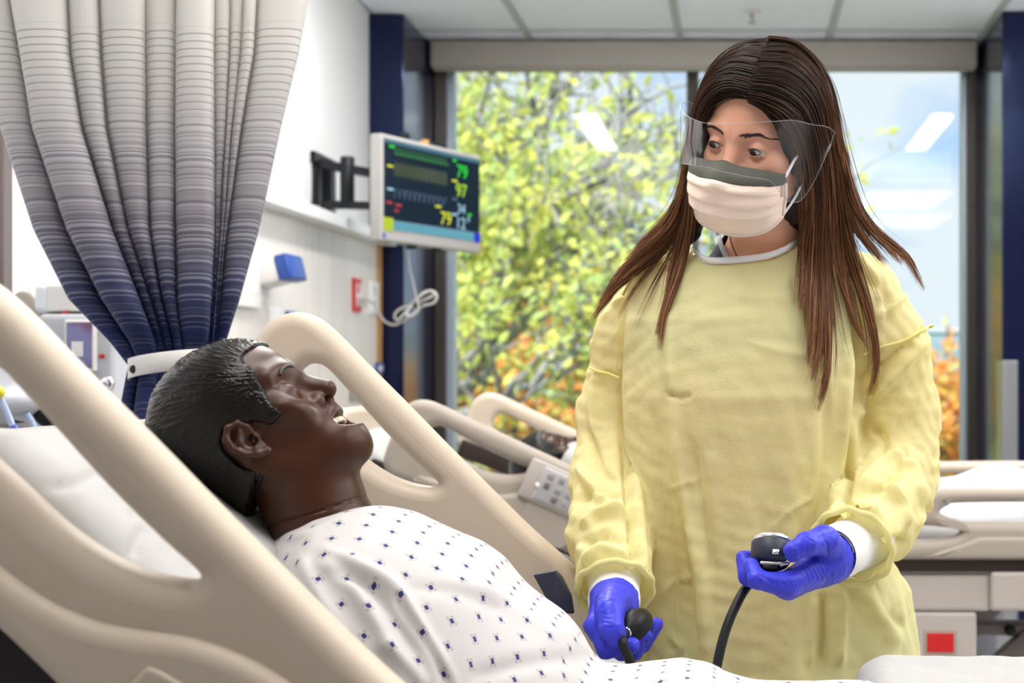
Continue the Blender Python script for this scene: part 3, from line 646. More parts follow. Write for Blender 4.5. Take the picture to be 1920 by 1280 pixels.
dk = mth(t, 'MULTIPLY', mth(t, 'LESS_THAN', wv.outputs['Fac'], .44), ramp(t, g, [(0, (0, 0, 0)), (.3, (0, 0, 0)), (.45, (.4, .4, .4)), (1, (.4, .4, .4))]))
c2 = mixc(t, dk, mixc(t, lite, c1, (.62, .62, .68)), (.03, .035, .09)); t.links.new(c2, bs.inputs['Base Color'])
translucent(cm, .12)
cz = at(320, 1500, DC); cur = thing('privacy_curtain', (cz[0], DC, 0), 'white to navy ombre striped privacy curtain gathered by a white tie', 'curtain')
V, q = grid(G_); obj('curtain_cloth', V, q[:, ::-1], cm, cur, uv=np.array(uvs))
# hem seam along the right edge
sm_ = [at(np.interp(y, ys, bnd[:, 9]*.45+bnd[:, 10]*.55), y, DC-.052) for y in np.linspace(30, 640, 40)]
# tie band
tb = []
for a in np.linspace(0, 2*math.pi, 60, endpoint=False):
    x = 326+87*math.cos(a)*-1; yc = 684-.10*(x-326)+8*math.sin(a)*-1; d = DC-.012-.062*math.sin(a)
    tb.append([at(x, yc-19, d), at(x, yc-17, d-.002*math.sin(a)), at(x, yc+17, d-.002*math.sin(a)), at(x, yc+19, d)])
tb = np.array(tb); V, q = grid(np.concatenate([tb, tb[:1]]))
tie = obj('tie_band', V, q, M['offwhite'], cur)
tie.modifiers.new('thick', 'SOLIDIFY').thickness = .003
obj('grommet', *lathe([(.002, .002), (.005, .003), (.0065, .0), (.0065, -.004)], at(250, 692, DC-.044), (-.5, -.85, 0), 20), M['black'], tie)
obj('curtain_track', *box((-1.42, DC-.015, 2.635), (-.55, DC+.015, 2.668), .003), M['white'], cur, smooth=False)
# ------------------------------------------------------------------ patient monitor on its wall arm
def P4(px, py): return None
TL, TR = np.array([-1.115, 4.29, 2.022]), np.array([-.898, 4.77, 2.017]); BL = np.array([-1.117, 4.29, 1.689])
ex = (TR-TL)/np.linalg.norm(TR-TL); ez = np.array([0, 0, 1.]); en = np.cross(ex, ez); ex = np.cross(ez, en)   # en: out of the screen
MW, MH = .527, .333; mc = (TL+TR)/2-[0, 0, MH/2]
def mon(V): V = np.asarray(V); return mc+V[:, :1]*ex+V[:, 1:2]*en+V[:, 2:]*ez
def mbox(name, x0, x1, z0, z1, y0, y1, m, par, bev=.0, **k):
    V, Fc = box((x0, y0, z0), (x1, y1, z1), bev, 2); return obj(name, mon(V), Fc, m, par, smooth=False, **k)
mt = thing('patient_monitor', mc-[0, 0, MH/2], 'silver patient monitor with black vitals screen on a wall arm', 'monitor')
mbox('casing', -MW/2, MW/2, -MH/2, MH/2, -.045, 0, M['silver'], mt, .006)
scr = mbox('screen', -.250, .258, -.098, .152, -.003, .0015, mat('screen_black', (.004, .006, .010), .2, emit=((.004, .012, .022), 1)), mt)
def led(n, c, s=1.0): return mat(n, (.0, .0, .0), .4, emit=(c, s))
E = dict(green=led('led_green', (.02, .75, .03)), lime=led('led_lime', (.45, .75, .02)), yellow=led('led_yellow', (.70, .75, .02)), blue=led('led_blue', (.35, .60, .75)), red=led('led_red', (.5, .03, .05)), dgreen=led('led_dim_green', (.01, .22, .02)),
         dyel=led('led_dim_yellow', (.10, .13, .03)), dblue=led('led_dim_blue', (.06, .12, .22)), bar=led('led_bar', (.10, .33, .42)), top=led('led_top', (.05, .16, .22)), bblue=led('led_deep_blue', (.01, .01, .60)), ygr=led('led_square', (.45, .55, .01)))
mbox('status_bar', -.250, .258, .140, .153, .001, .002, E['top'], mt); mbox('menu_bar', -.205, .225, -.128, -.100, .0, .002, E['bar'], mt)
mbox('menu_key', -.252, -.207, -.132, -.092, .0, .0025, E['ygr'], mt, label='lime green key'); mbox('menu_key', .225, .258, -.131, -.100, .0, .0025, E['bblue'], mt, label='deep blue key')
def mtext(s, x, z, size, m):
    V, Fc = text(s, size, .0004); V = np.stack([V[:, 0]+x, V[:, 2]+.0022, V[:, 1]+z], 1); return obj('reading', mon(V), Fc, m, mt, smooth=False)
mtext('79', .125, .078, .062, E['green']); mtext('97', .120, .014, .062, E['lime']); mtext('34', .128, -.042, .046, E['blue']); mtext('79', .035, -.088, .062, E['yellow']); mtext('12', .120, -.094, .056, E['blue']); mtext('8', .185, -.066, .026, E['blue'])
for x, z, w, m in ((.105, .128, .02, 'green'), (.10, .060, .03, 'yellow'), (.10, -.001, .03, 'dblue'), (.10, -.052, .03, 'blue'), (.01, -.035, .03, 'yellow'), (-.225, .128, .025, 'green'), (-.235, .066, .028, 'yellow'), (-.235, -.006, .03, 'blue'), (-.24, -.048, .03, 'red'), (-.195, -.052, .03, 'red'), (-.20, -.070, .022, 'red'), (.19, -.045, .02, 'green')):
    mbox('small_caption', x, x+w, z, z+.007, .0012, .002, E[m], mt)
def wave(z, h, n, m, kind):
    L = []
    for k in range(n):
        x = -.200+.275*k/n; p = .275/n
        if kind == 'ecg': L += [(x, z), (x+p*.3, z), (x+p*.36, z+h), (x+p*.44, z-h*.2), (x+p*.5, z)]
        else: L += [(x+p*q, z+h*(math.sin(math.pi*q)**.5 if kind == 'resp' else (q*4 if q < .25 else (1-q)*1.33))) for q in np.linspace(0, .95, 8)]
    P = mon(np.array([(a, .0018, b) for a, b in L])); return obj('waveform', *tube(P, .0011, 4), m, mt, smooth=False)
wave(.112, .020, 24, E['dgreen'], 'ecg'); wave(.040, .048, 18, E['dyel'], 'pleth'); wave(-.028, .030, 11, E['dblue'], 'resp'); mbox('trace_line', -.20, .085, .110, .1125, .0012, .002, E['dgreen'], mt)
mbox('badge', -.255, -.243, -.158, -.143, .0, .001, M['bluep'], mt)
for x in (-.10, .03): mbox('foot', x, x+.03, -MH/2-.012, -MH/2, -.035, -.01, M['black'], mt, .002)
mbox('top_bracket', -.02, .09, MH/2, MH/2+.014, -.035, -.008, M['black'], mt, .003); mbox('camera_stub', -.13, -.108, MH/2, MH/2+.024, -.030, -.01, M['black'], mt, .003); mbox('bracket_tip', -.028, -.008, MH/2-.001, MH/2+.016, -.03, -.008, M['maple'], mt, .002)
ar = thing('monitor_arm', at(640, 400, 4.85), 'black folding wall arm that carries the patient monitor', 'wall arm')
def abox(name, x0, x1, y0, y1, D0, D1, par=ar, m=M['black']):
    Dm = (D0+D1)/2; a, b = at(x0, y0, Dm), at(x1, y1, Dm); return obj(name, *box((a[0], D0, b[2]), (b[0], D1, a[2]), .003, 2), m, par, smooth=False)
wp = obj('wall_plate', *join(box((XL-.001, 4.70, 1.82), (XL+.014, 4.74, 2.02), .003), box((XL-.001, 4.86, 1.82), (XL+.014, 4.90, 2.02), .003), box((XL-.001, 4.68, 1.985), (XL+.018, 4.92, 2.025), .003), box((XL-.001, 4.68, 1.815), (XL+.018, 4.92, 1.85), .003)), M['black'], ar, smooth=False)
obj('arm_link', *join(box((XL+.012, 4.77, 1.83), (XL+.045, 4.83, 2.01), .004), slab(np.array([XL+.03, 2.0]), np.array([XL+.22, 1.965]), .03, 4.70, 4.74, .004), slab(np.array([XL+.03, 1.86]), np.array([XL+.22, 1.855]), .025, 4.70, 4.74, .004)), M['black'], ar, smooth=False)
obj('arm_hinge', *lathe([(.02, 0), (.024, .004), (.024, .17), (.02, .175)], (XL+.115, 4.72, 1.835), (0, 0, 1), 20), M['black'], ar)
j = mc-en*.045-[0, 0, .0]
obj('arm_link', *join(tube([np.array([XL+.20, 4.72, 1.95]), (np.array([XL+.20, 4.72, 1.95])+j)/2+[0, 0, .0], j-en*.03+[0, 0, .03]], .017, 10), tube([np.array([XL+.20, 4.72, 1.85]), j-en*.03-[0, 0, .04]], .014, 10)), M['black'], ar, smooth=False)
V, Fc = box((-.06, -.075, -.06), (.06, -.044, .06), .004); obj('mount_plate', mon(V), Fc, M['black'], ar, smooth=False)
# cable from the red outlet, tied in a bow, up to the monitor
XP = -1.402
def wallp(px, py): D = (XP)*F/(px-CX); return at(px, py, D)
def wplate(name, x0, x1, y0, y1, m, label, cat, th=.008, X=XP):
    Da, Db = X*F/(x0-CX), X*F/(x1-CX); Dm = (Da+Db)/2; z1 = ZC-(y0-CY)/F*Dm; z0 = ZC-(y1-CY)/F*Dm
    t = thing(name, (X, Dm, z0), label, cat); obj('cover', *box((X-.001, Da, z0), (X+th, Db, z1), .0015), m, t, smooth=False); return t, Da, Db, z0, z1
ro, Da, Db, z0, z1 = wplate('power_outlet', 660, 673, 522, 585, M['red'], 'red emergency power outlet on the pale headwall panel', 'outlet', .010)
obj('cover_rim', *box((XP, Da+.018, z0+.02), (XP+.0112, Db-.004, z1-.02), .002), M['white'], ro, smooth=False)
for k in (.32, .68): obj('socket', *box((XP, (Da+Db)/2-.016, z0+(z1-z0)*k-.016), (XP+.0125, (Da+Db)/2+.016, z0+(z1-z0)*k+.016), .002), M['red'], ro, smooth=False)
wo, Da, Db, z0, z1 = wplate('power_outlet', 693, 707, 528, 588, M['white'], 'white power outlet beside the red one', 'outlet')
for k in (.3, .7): obj('socket', *box((XP, (Da+Db)/2-.016, z0+(z1-z0)*k-.016), (XP+.0095, (Da+Db)/2+.016, z0+(z1-z0)*k+.016), .002), M['cable'], wo, smooth=False)
sw, Da, Db, z0, z1 = wplate('wall_switch', 501, 522, 575, 632, M['white'], 'tall white switch plate on the panel above the far rail', 'switch')
obj('rocker', *box((XP, Da+.035, z0+.035), (XP+.011, Db-.035, z1-.035), .002), M['offwhite'], sw, smooth=False)
bo, Da, Db, z0, z1 = wplate('data_outlet', 535, 551, 583, 605, M['bluep'], 'small blue data outlet peeking over the far rail', 'outlet'); obj('jack', *box((XP, Da+.02, z0+.01), (XP+.010, Db-.02, z0+.03)), M['white'], bo, smooth=False)
b3, Da, Db, z0, z1 = wplate('data_outlet', 703, 716, 680, 700, M['bluep'], 'blue data outlet low at the maple edge strip', 'outlet'); obj('jack', *box((XP, Da+.02, z0+.01), (XP+.010, Db-.02, z0+.03)), M['white'], b3, smooth=False)
b4, Da, Db, z0, z1 = wplate('gas_outlet', 655, 690, 700, 752, M['steel'], 'grey metal gas outlet plate seen through the far rail hole', 'outlet'); obj('port', *box((XP, Da+.04, z0+.03), (XP+.012, Db-.04, z1-.03), .003), M['bluep'], b4, smooth=False)
cb = thing('power_cable', at(668, 566, 5.0), 'grey cable tied in a bow from red outlet up to monitor', 'cable')
pl = wallp(668, 566)
bow = [(672, 565, 4.95), (690, 563, 4.92), (703, 572, 4.85), (712, 590, 4.8), (724, 604, 4.7), (742, 608, 4.66), (765, 596, 4.62), (790, 575, 4.6), (812, 568, 4.6), (819, 556, 4.6), (812, 546, 4.6), (795, 548, 4.59), (778, 566, 4.58), (758, 588, 4.57), (745, 600, 4.57), (740, 590, 4.57), (752, 578, 4.58), (775, 570, 4.57), (800, 560, 4.56), (814, 552, 4.56), (806, 545, 4.55), (786, 556, 4.55), (770, 573, 4.55), (762, 588, 4.54), (772, 592, 4.54), (785, 578, 4.54), (781, 562, 4.53)]
obj('cord', *tube(crom([at(*p) for p in bow], 5), .0045, 8), M['cable'], cb)
obj('lead', *tube(crom([at(781, 562, 4.53), at(776, 535, 4.52), at(768, 500, 4.51), at(766, 468, 4.50)], 6), .0022, 6), M['cable'], cb)
obj('plug', *box(pl+[-.002, -.02, -.016], pl+[.035, .02, .016], .005), M['cable'], cb)
obj('cable_tie', *lathe([(.012, -.01), (.014, -.006), (.014, .006), (.012, .01)], at(782, 570, 4.56), (.8, 0, .6), 14), M['black'], cb)
# notice frame, dispenser beside the curtain
nf_, Da, Db, z0, z1 = wplate('notice_frame', 420, 477, 455, 575, M['offwhite'], 'white framed notice half hidden by the curtain edge', 'frame', .02)
obj('paper', *box((XP, Da+.05, z0+.04), (XP+.0215, Db-.04, z1-.03)), M['white'], nf_, smooth=False)
DD = XP*F/(490-CX); c = at(492, 516, DD); ds = thing('soap_dispenser', c-[0, 0, .04], 'small tilted grey dispenser with a navy end on the panel', 'dispenser')
V, Fc = box((-.02, -.07, -.035), (.065, .07, .035), .006); obj('body', rot(V, Ry(R_(-14)))+c, Fc, M['offwhite'], ds)
V, Fc = box((.065, -.072, -.037), (.105, .072, .037), .006); obj('end_cap', rot(V, Ry(R_(-14)))+c, Fc, M['bluep'], ds, label='navy blue end')
V, Fc = box((-.04, -.03, -.08), (.0, .03, -.02), .008); obj('bracket', V+c+[.0, 0, -.01], Fc, M['offwhite'], ds)
# ------------------------------------------------------------------ equipment at the left edge, by the wall behind the curtain
DE = 2.55
def eb(name, x0, x1, y0, y1, m, par, d0=0., d1=.25, bev=.006, **k):
    D = DE+d0; a, b = at(x0, y0, D), at(x1, y1, D); return obj(name, *box((a[0], D, b[2]), (b[0], DE+d1, a[2]), bev, 3), m, par, smooth=False, **k)
pw = mat('pale_device_plastic', (.50, .51, .55), .3)
cab = thing('supply_cabinet', (at(140, 700, DE)[0], DE+.15, 0), 'white supply cabinet with lock and picture screen behind the raised rail', 'cabinet')
eb('body', 70, 212, 588, 1560, pw, cab, bev=.01); eb('base', 60, 222, 1560, 1590, M['offwhite'], cab, -.02, .27)
sc_ = eb('screen_frame', 119, 177, 599, 697, M['offwhite'], cab, -.012, .01, .004)
pm = mat('picture_screen', (.2, .2, .4), .15, var=((9, 9, 9), (.16, .02, .05), 1.0)); eb('screen', 124, 172, 604, 690, pm, sc_, -.014, .0, .002)
eb('label_sticker', 134, 155, 640, 668, M['white'], sc_, -.0155, -.013, .0); eb('warning_mark', 186, 196, 664, 672, M['red'], cab, -.001, .01, .0)
obj('lock', *lathe([(.001, .012), (.009, .012), (.013, .008), (.013, .0)], at(203, 718, DE-.001), (0, -1, 0), 24), M['chrome'], cab)
gb = thing('glove_box', at(95, 586, DE+.1), 'clear plastic bin with grey wipes box on top of the supply cabinet', 'box')
a = at(62, 586, DE); eb('bin', 62, 92, 532, 587, mat('frosted_bin', (.72, .75, .80), .3), gb, .02, .18, .01)
V, Fc = box((0, 0, 0), (.075, .15, .05), .004); obj('wipes_box', V+at(86, 585, DE+.02)+[0, 0, .001], Fc, M['offwhite'], gb, smooth=False)
eb('red_seal', 116, 124, 584, 590, M['red'], gb, .015, .03, .0)
dv = thing('wall_basket', at(40, 640, DE+.12), 'grey-beige domed wall holder left of the clear bin', 'holder')
L = [(24+(1-math.cos(a))*26, 575-30*math.sin(a)) for a in np.linspace(0, math.pi, 16)]; pg = px2([(22, 700)]+L+[(80, 700)], DE+.1)
V, Fc = plate(pg, [], .05, .006, 2); obj('holder_body', V+[0, DE+.14, 0], Fc, mat('taupe_plastic', (.42, .38, .32), .5), dv, smooth=False)
obj('wall_hook', *box((XL, DE+.12, at(0, 640, DE)[2]), (at(30, 640, DE+.1)[0], DE+.16, at(0, 610, DE)[2]), .004), M['steelgrey'], dv, smooth=False)
vn = thing('suction_unit', at(20, 790, DE-.2), 'rounded white suction unit with clear tubes at the left picture edge', 'medical device')
V, Q = nets(lambda P: smin(ell(P, at(10, 752, 2.3), (.085, .10, .035)), ell(P, at(-10, 715, 2.33), (.12, .10, .06)), .03), (-1.45, 2.1, 1.1), (-1.0, 2.5, 1.4), .006)
obj('housing', V, Q, pw, vn); obj('outlet_cap', *lathe([(.012, 0), (.016, .01), (.016, .03)], at(72, 770, 2.28), (.7, 0, -.5), 20), M['black'], vn)
obj('stand', *join(box(at(-70, 760, 2.34)-[.02, .02, 1.19], at(-70, 760, 2.34)+[.02, .02, 0], .004), box(at(-70, 760, 2.34)*[1, 1, 0]-[.12, .15, 0], at(-70, 760, 2.34)*[1, 1, 0]+[.15, .15, .03], .006)), M['steelgrey'], vn, smooth=False)
obj('yellow_knob', *lathe([(.001, .02), (.008, .018), (.011, .008), (.009, 0)], at(-2, 735, 2.19), (.2, -1, 0), 20), M['yellow'], vn, label='round yellow knob')
tubem = clear('clear_tubing', (.75, .80, .90), .1, 1.5, 1.5); blt = mat('blue_tint_tube', (.45, .55, .78), .2)
obj('tube', *tube(crom([at(-3, 740, 2.19), at(10, 765, 2.19), at(22, 795, 2.19), at(34, 830, 2.19), at(40, 900, 2.2)], 5), .005, 8), blt, vn); obj('tube', *tube(crom([at(50, 775, 2.25), at(62, 795, 2.25), at(68, 820, 2.25), at(66, 900, 2.27)], 5), .005, 8), blt, vn)
obj('tube_connector', *tube([at(22, 800, 2.185), at(33, 818, 2.185)], .0085, 12), M['bluep'], vn); obj('bracket', *box(at(24, 770, 2.26), at(38, 792, 2.30), .002), M['black'], vn)
rw = thing('wall_rail', (XL+.02, 2.75, .95), 'grey equipment rail along the left wall behind the curtain', 'rail'); obj('channel', *box((XL-.001, 2.2, 1.02), (XL+.03, 3.05, 1.26), .004), mat('rail_grey', (.36, .34, .33), .5), rw, smooth=False)
obj('end_stop', *box((XL-.001, 3.03, 1.01), (XL+.035, 3.055, 1.27), .004), M['dark'], rw, smooth=False)
# ------------------------------------------------------------------ heads (shared anatomy, in head coordinates: f forward, w to the side, u up; origin between the ears)
class Frame:
    def __init__(s, o, f, u):
        s.o = np.asarray(o, float); s.f = np.asarray(f, float)/np.linalg.norm(f); u = np.asarray(u, float); u = u-s.f*u.dot(s.f); s.u = u/np.linalg.norm(u); s.w = np.cross(s.u, s.f)
        s.B = np.stack([s.f, s.w, s.u])          # rows
    def loc(s, P): return (P-s.o)@s.B.T
    def wor(s, q): return s.o+np.asarray(q, float)@s.B
def sym(q): r = q.copy(); r[:, 1] = np.abs(r[:, 1]); return r
def head_sdf(q, man=True, ears=True):
    """q local (N,3). man: open-mouthed manikin; else the nurse, her mouth closed behind the mask"""
    s = sym(q); n = .0 if man else .004
    d = ell(q, (-.014, 0, .025), (.082, .071-n, .076))
    d = smin(d, ell(q, (.010, 0, .030), (.056, .060-n, .052)), .02)
    d = smin(d, ell(q, (.022, 0, -.035), (.045, .053-n, .062)), .03)
    cz = -.095 if man else -.096
    d = smin(d, cone(s, (-.014, .052-n, -.040), (.044, .014, cz+.006), .015, .0128 if man else .0145), .022)
    d = smin(d, sph(q, (.055 if man else .053, 0, cz+.002), .0148 if man else .0165), .018)
    d = smin(d, sph(s, (.040, .042-n, -.026), .020), .022)                        # cheekbones
    d = smin(d, cone(s, (.055, .040, .016), (.063, .010, .012), .008, .009), .014)   # brows
    ez = -.005 if man else 0.
    d = smax(d, -sph(s, (.077-ez*.2, .031, -.004+ez), .0175), .016)                        # eye sockets
    d = smin(d, cone(q, (.064, 0, .000), (.0785, 0, -.0285), .0080, .0102) if man else cone(q, (.062, 0, -.002), (.077, 0, -.031), .0075, .0105), .012)   # nose
    d = smin(d, sph(s, (.066, .0135, -.035), .0082), .007)
    d = smax(d, -cone(s, (.076, .0065, -.0425), (.066, .007, -.030), .0042, .002), .003)   # nostrils
    if man: d = smax(d, -sph(s, (.0745, .0105, -.0405), .0058), .002)
    d = smin(d, sph(q, (.066, 0, -.046), .007), .01)
    if man:
        d = smin(d, ell(q, (.040, 0, -.074), (.036, .034, .024)), .02)
        d = smax(d, -ell(q, (.074, 0, -.0650), (.037, .0235, .0130)), .004)       # open mouth
        for a, b, c, r in (((.050, .024, -.061), (.0655, .008, -.0515), (.067, 0, -.0525), .0055), ((.050, .024, -.066), (.0655, .009, -.0800), (.0690, 0, -.0800), .006)):
            d = smin(d, cone(s, a, b, .003, r), .005); d = smin(d, cone(s, b, c, r, r), .004)
    else:
        for a, b, r in (((.056, .022, -.062), (.071, 0, -.058), .0055), ((.056, .02, -.064), (.069, 0, -.069), .006)): d = smin(d, cone(s, a, b, .003, r), .006)
    if man: d = smax(d, -sph(s, (.036, .083, -.058), .034), .022)               # hollow cheeks
    if not ears: return d
    # ears
    e = np.array([.0065, .0655, -.0195]) if man else np.array([-.0155, .069-n, -.002]); t = (s-e)/(.80 if man else 1.); t = np.stack([t[:, 0], t[:, 1]+.28*t[:, 0], t[:, 2]-.12*t[:, 0]], 1)
    rim = chain(t, [(.004, .001, -.002), (.007, .003, .012), (.003, .006, .024), (-.008, .009, .029), (-.018, .010, .022), (-.021, .010, .006), (-.016, .008, -.010), (-.006, .006, -.022), (.002, .003, -.026), (.004, 0, -.016)], [.003, .0036, .004, .0042, .0043, .004, .0038, .0055, .005, .003], .003)
    anti = chain(t, [(-.002, .006, .016), (-.011, .006, .008), (-.012, .006, -.006), (-.004, .006, -.015), (.003, .004, -.011)], [.003, .0036, .0036, .0035, .003], .003)
    dish = ell(t, (-.007, .001, .001), (.016, .0045, .026)); dish = smax(dish, -ell(t, (-.001, .008, -.003), (.0085, .009, .0095)), .003)
    ear = smin(smin(dish, rim, .003), anti, .003); tr = ell(t, (.0065, .004, -.004), (.004, .005, .006))
    d = smin(d, smin(ear, tr, .003)*(.80 if man else 1.), .004)
    d = smax(d, -ell(t, (.001, .001, -.004), (.0045, .012, .0055))*(.80 if man else 1.), .002)           # ear canal
    return d
def lids(q, d, close, r=.0128, ez=0.):
    """eyelid shells over the eyeballs; close 0..1"""
    s = sym(q); c = np.array([.0545-ez*.2+(-.0025 if ez else 0), .031, -.004+ez]); d = smin(d, sph(s, c, r), .004)
    if close < 1:
        p = s-c-np.array([.010, .0, -.0012]); ap = ell(p, (0, 0, -.0003), (.02, .0125, .0048*(1-close)))
        d = smax(d, -ap, .0012)
    return d
# ------------------------------------------------------------------ dark-skinned training manikin in the foreground bed
MF = Frame(at(480, 800, 1.45), (.669, 0, .743), (-.743, 0, .669))
skin_d = mat('dark_vinyl_skin', (.052, .0165, .0075), .36, spec=.28, bump=((260, 260, 260), .06, .0006), var=((14, 14, 14), (.036, .012, .006), .7))
hair_d = mat('moulded_black_hair', (.008, .0065, .0055), .22, spec=.22)
NK = [np.array(p) for p in ((.004, 0, -.035), (-.014, 0, -.088), (-.050, 0, -.165))]
def man_head(P):
    q = MF.loc(P); d = lids(q, head_sdf(q), 1.0, .0125, -.005)
    d = smin(d, cone(q, NK[0], NK[1], .046, .049), .018); d = smin(d, cone(q, NK[1], NK[2], .0495, .058), .01)
    s = sym(q); d = smin(d, cone(s, (-.03, .04, -.03), (.012, .012, -.115), .008, .007), .018)           # neck tendon
    nn = (NK[2]-NK[0])/np.linalg.norm(NK[2]-NK[0]); nn = np.array([nn[0]-.18, 0, nn[2]]); nn /= np.linalg.norm(nn); h = np.abs((q-np.array([-.02, 0, -.108]))@nn)
    return d+.0022*np.exp(-(h/.0013)**2)*(q[:, 2] < -.07)                                                # neck seam
SPN = [np.array(p) for p in ((-.505, 1.45, 1.045), (-.40, 1.45, 1.00), (-.28, 1.45, .93), (-.12, 1.45, .875), (.30, 1.45, .875))]
def man_body(P):
    d = man_head(P)
    q = np.stack([P[:, 0], (P[:, 1]-1.45)*.62, P[:, 2]], 1); spn = [p*[1, 0, 1] for p in SPN]
    d = smin(d, chain(q, spn, [.07, .095, .095, .085, .07], .03), .03)
    s = P.copy(); s[:, 1] = np.abs(s[:, 1]-1.45)
    d = smin(d, chain(s, [np.array([-.45, .125, 1.035]), np.array([-.30, .150, .93]), np.array([-.08, .145, .86])], [.048, .040, .032], .02), .02)
    return d
mk = thing('training_manikin', (-.1, 1.45, .80), 'dark-skinned open-mouthed training manikin in dotted gown lying in the front bed', 'manikin')
V1, Q1 = nets(man_head, MF.o+[-.17, -.11, -.17], MF.o+[.19, .11, .15], .0016)
V2, Q2 = nets(man_body, (-.62, 1.16, .78), (.38, 1.74, 1.16), .006)
q = MF.loc(V2); V2b, Q2b = cull(V2, Q2, ((q[:, 2] < -.115)))
obj('body', np.concatenate([V1, V2b]), np.concatenate([Q1, Q2b+len(V1)]), skin_d, mk)
# hair cap: a moulded shell with combed grooves
hpx = [(486, 636, 1.45), (470, 662, 1.43), (463, 676, 1.415), (474, 690, 1.405), (481, 706, 1.40), (498, 735, 1.395), (515, 762, 1.39), (527, 771, 1.39), (522, 783, 1.388), (508, 796, 1.386), (492, 792, 1.385), (470, 790, 1.384), (445, 794, 1.384), (425, 803, 1.384), (416, 824, 1.384), (422, 846, 1.385), (440, 866, 1.386), (462, 878, 1.388), (484, 886, 1.39), (478, 910, 1.395), (462, 945, 1.40), (446, 985, 1.41), (380, 1010, 1.43), (230, 930, 1.45), (210, 640, 1.45), (400, 570, 1.45)]
hloc = crom(np.array([MF.loc(at(*p))[[0, 2]] for p in hpx]), 3, True)
def cap_sdf(P):
    q = MF.loc(P); d = head_sdf(q, True, False); d = smin(d, ell(q, (-.020, 0, -.045), (.058, .052, .06)), .03)-.0035
    sw = hloc+0.0; return smax(d, poly2(q[:, [0, 2]], sw), .003)
V, Q = nets(cap_sdf, MF.o+[-.17, -.10, -.16], MF.o+[.12, .10, .15], .0013)
N = vnormals(V, Q); q = MF.loc(V)
# combed direction: from the front parting back and down over the sides
th = np.arctan2(q[:, 2]-.0, q[:, 0]-.075); rr = np.hypot(q[:, 2], q[:, 0]-.075)
gro = fbm(np.stack([th*64+1.8*vnoise(q*30), rr*34, q[:, 1]*60], 1), 2)
V = V+N*(.0017*(np.abs(gro)-.35))[:, None]*np.clip(1.4-poly2(q[:, [0, 2]], hloc)*0, 0, 1)[:, None]
Vcap, Qcap = V, Q; obj('hair', V, Q, hair_d, mk)
# painted brow, teeth, trachea ring, ear-plug hole and neck slot of the manikin
def on_head(pts, f, back=1.45, off=.0006):
    P, ok = hit(f, pts, 1.2, 1.62, back); return P+grad(f, P)*off
br = on_head(crom([(524, 703), (527, 694), (534, 688), (543, 686), (549, 688)], 5), man_head); obj('eyebrow', *tube(br, np.interp(np.linspace(0, 1, len(br)), [0, .4, 1], [.0016, .0022, .0008]), 8), mat('painted_brow', (.018, .017, .022), .5), mk)
Vt = []
for k in range(-4, 5): Vt.append((ell, k))
tp = [box((.0535+.006*(1-(k/4.5)**2)-.003, k*.0052-.0023, -.0635), (.0535+.006*(1-(k/4.5)**2)+.002, k*.0052+.0023, -.0555), .0014) for k in range(-4, 5)]
tm = mat('ivory_teeth', (.75, .66, .50), .3)
for Vx, Fx in tp: obj('tooth', MF.wor(Vx+[.006, 0, 0]), Fx, tm, mk)
obj('tongue', *nets(lambda P: ell(MF.loc(P), (.045, 0, -.070), (.018, .014, .005)), MF.wor((.045, 0, -.07))-.03, MF.wor((.045, 0, -.07))+.03, .002), mat('tongue_pink', (.20, .07, .05), .35), mk)
slot = on_head([(491, 888), (487, 900), (478, 922), (468, 940)], man_head, off=-.0005); obj('neck_slot', *tube(crom(slot, 4), np.linspace(.0024, .0045, 13), 8), M['black'], mk)
obj('airway_ring', *tube(crom([at(664, 916, 1.46), at(672, 928, 1.455), at(679, 942, 1.45)], 4), .0042, 10), skin_d, mk)
# patterned gown: cloth laid over the body, u along it, v around
GT = [(-.500, 1.106), (-.485, 1.117), (-.462, 1.135), (-.433, 1.149), (-.4035, 1.1535), (-.374, 1.154), (-.345, 1.146), (-.316, 1.131), (-.2836, 1.117), (-.257, 1.099), (-.237, 1.074), (-.215, 1.056), (-.193, 1.041), (-.175, 1.020), (-.1637, .998), (-.152, .986), (-.123, .983), (-.064, .990), (-.035, .984), (.006, .966), (.05, .966), (.123, .968), (.25, .955), (.45, .94)]
gx_ = np.array([g[0] for g in GT]); gz_ = np.array([g[1] for g in GT]); nu, nv = 250, 190
X = np.interp(np.linspace(0, 1, nu), [0, .78, 1], [-.497, -.02, .42]); ZT = np.interp(X, gx_, gz_); k = np.ones(5)/5; ZT[2:-2] = np.convolve(ZT, k, 'same')[2:-2]
an = np.linspace(-1.0, 1.0, nv)                           # -1 near hem, +1 far hem
XX, AA = np.meshgrid(X, an, indexing='ij'); hb_ = np.interp(X, [-.50, -.47, -.42, -.35, -.2, -.12, .0, .42], [.085, .13, .195, .215, .215, .20, .205, .21])[:, None]
yc = np.interp(X, [-.5, -.3, .42], [1.44, 1.45, 1.45])[:, None]; hh = np.interp(X, [-.5, -.4, -.2, -.1, .42], [.22, .30, .30, .24, .20])[:, None]
ang = AA*math.pi*.56; Y_ = yc+hb_*np.sign(np.sin(ang))*np.abs(np.sin(ang))**.92; Zg = ZT[:, None]-hh*(1-np.sign(np.cos(ang))*np.abs(np.cos(ang))**.88)
# the shoulders fall away from the neck on both sides
sh_ = np.clip((-.40-XX)/.10, 0, 1); XX2 = XX+0.02*sh_*np.abs(AA)
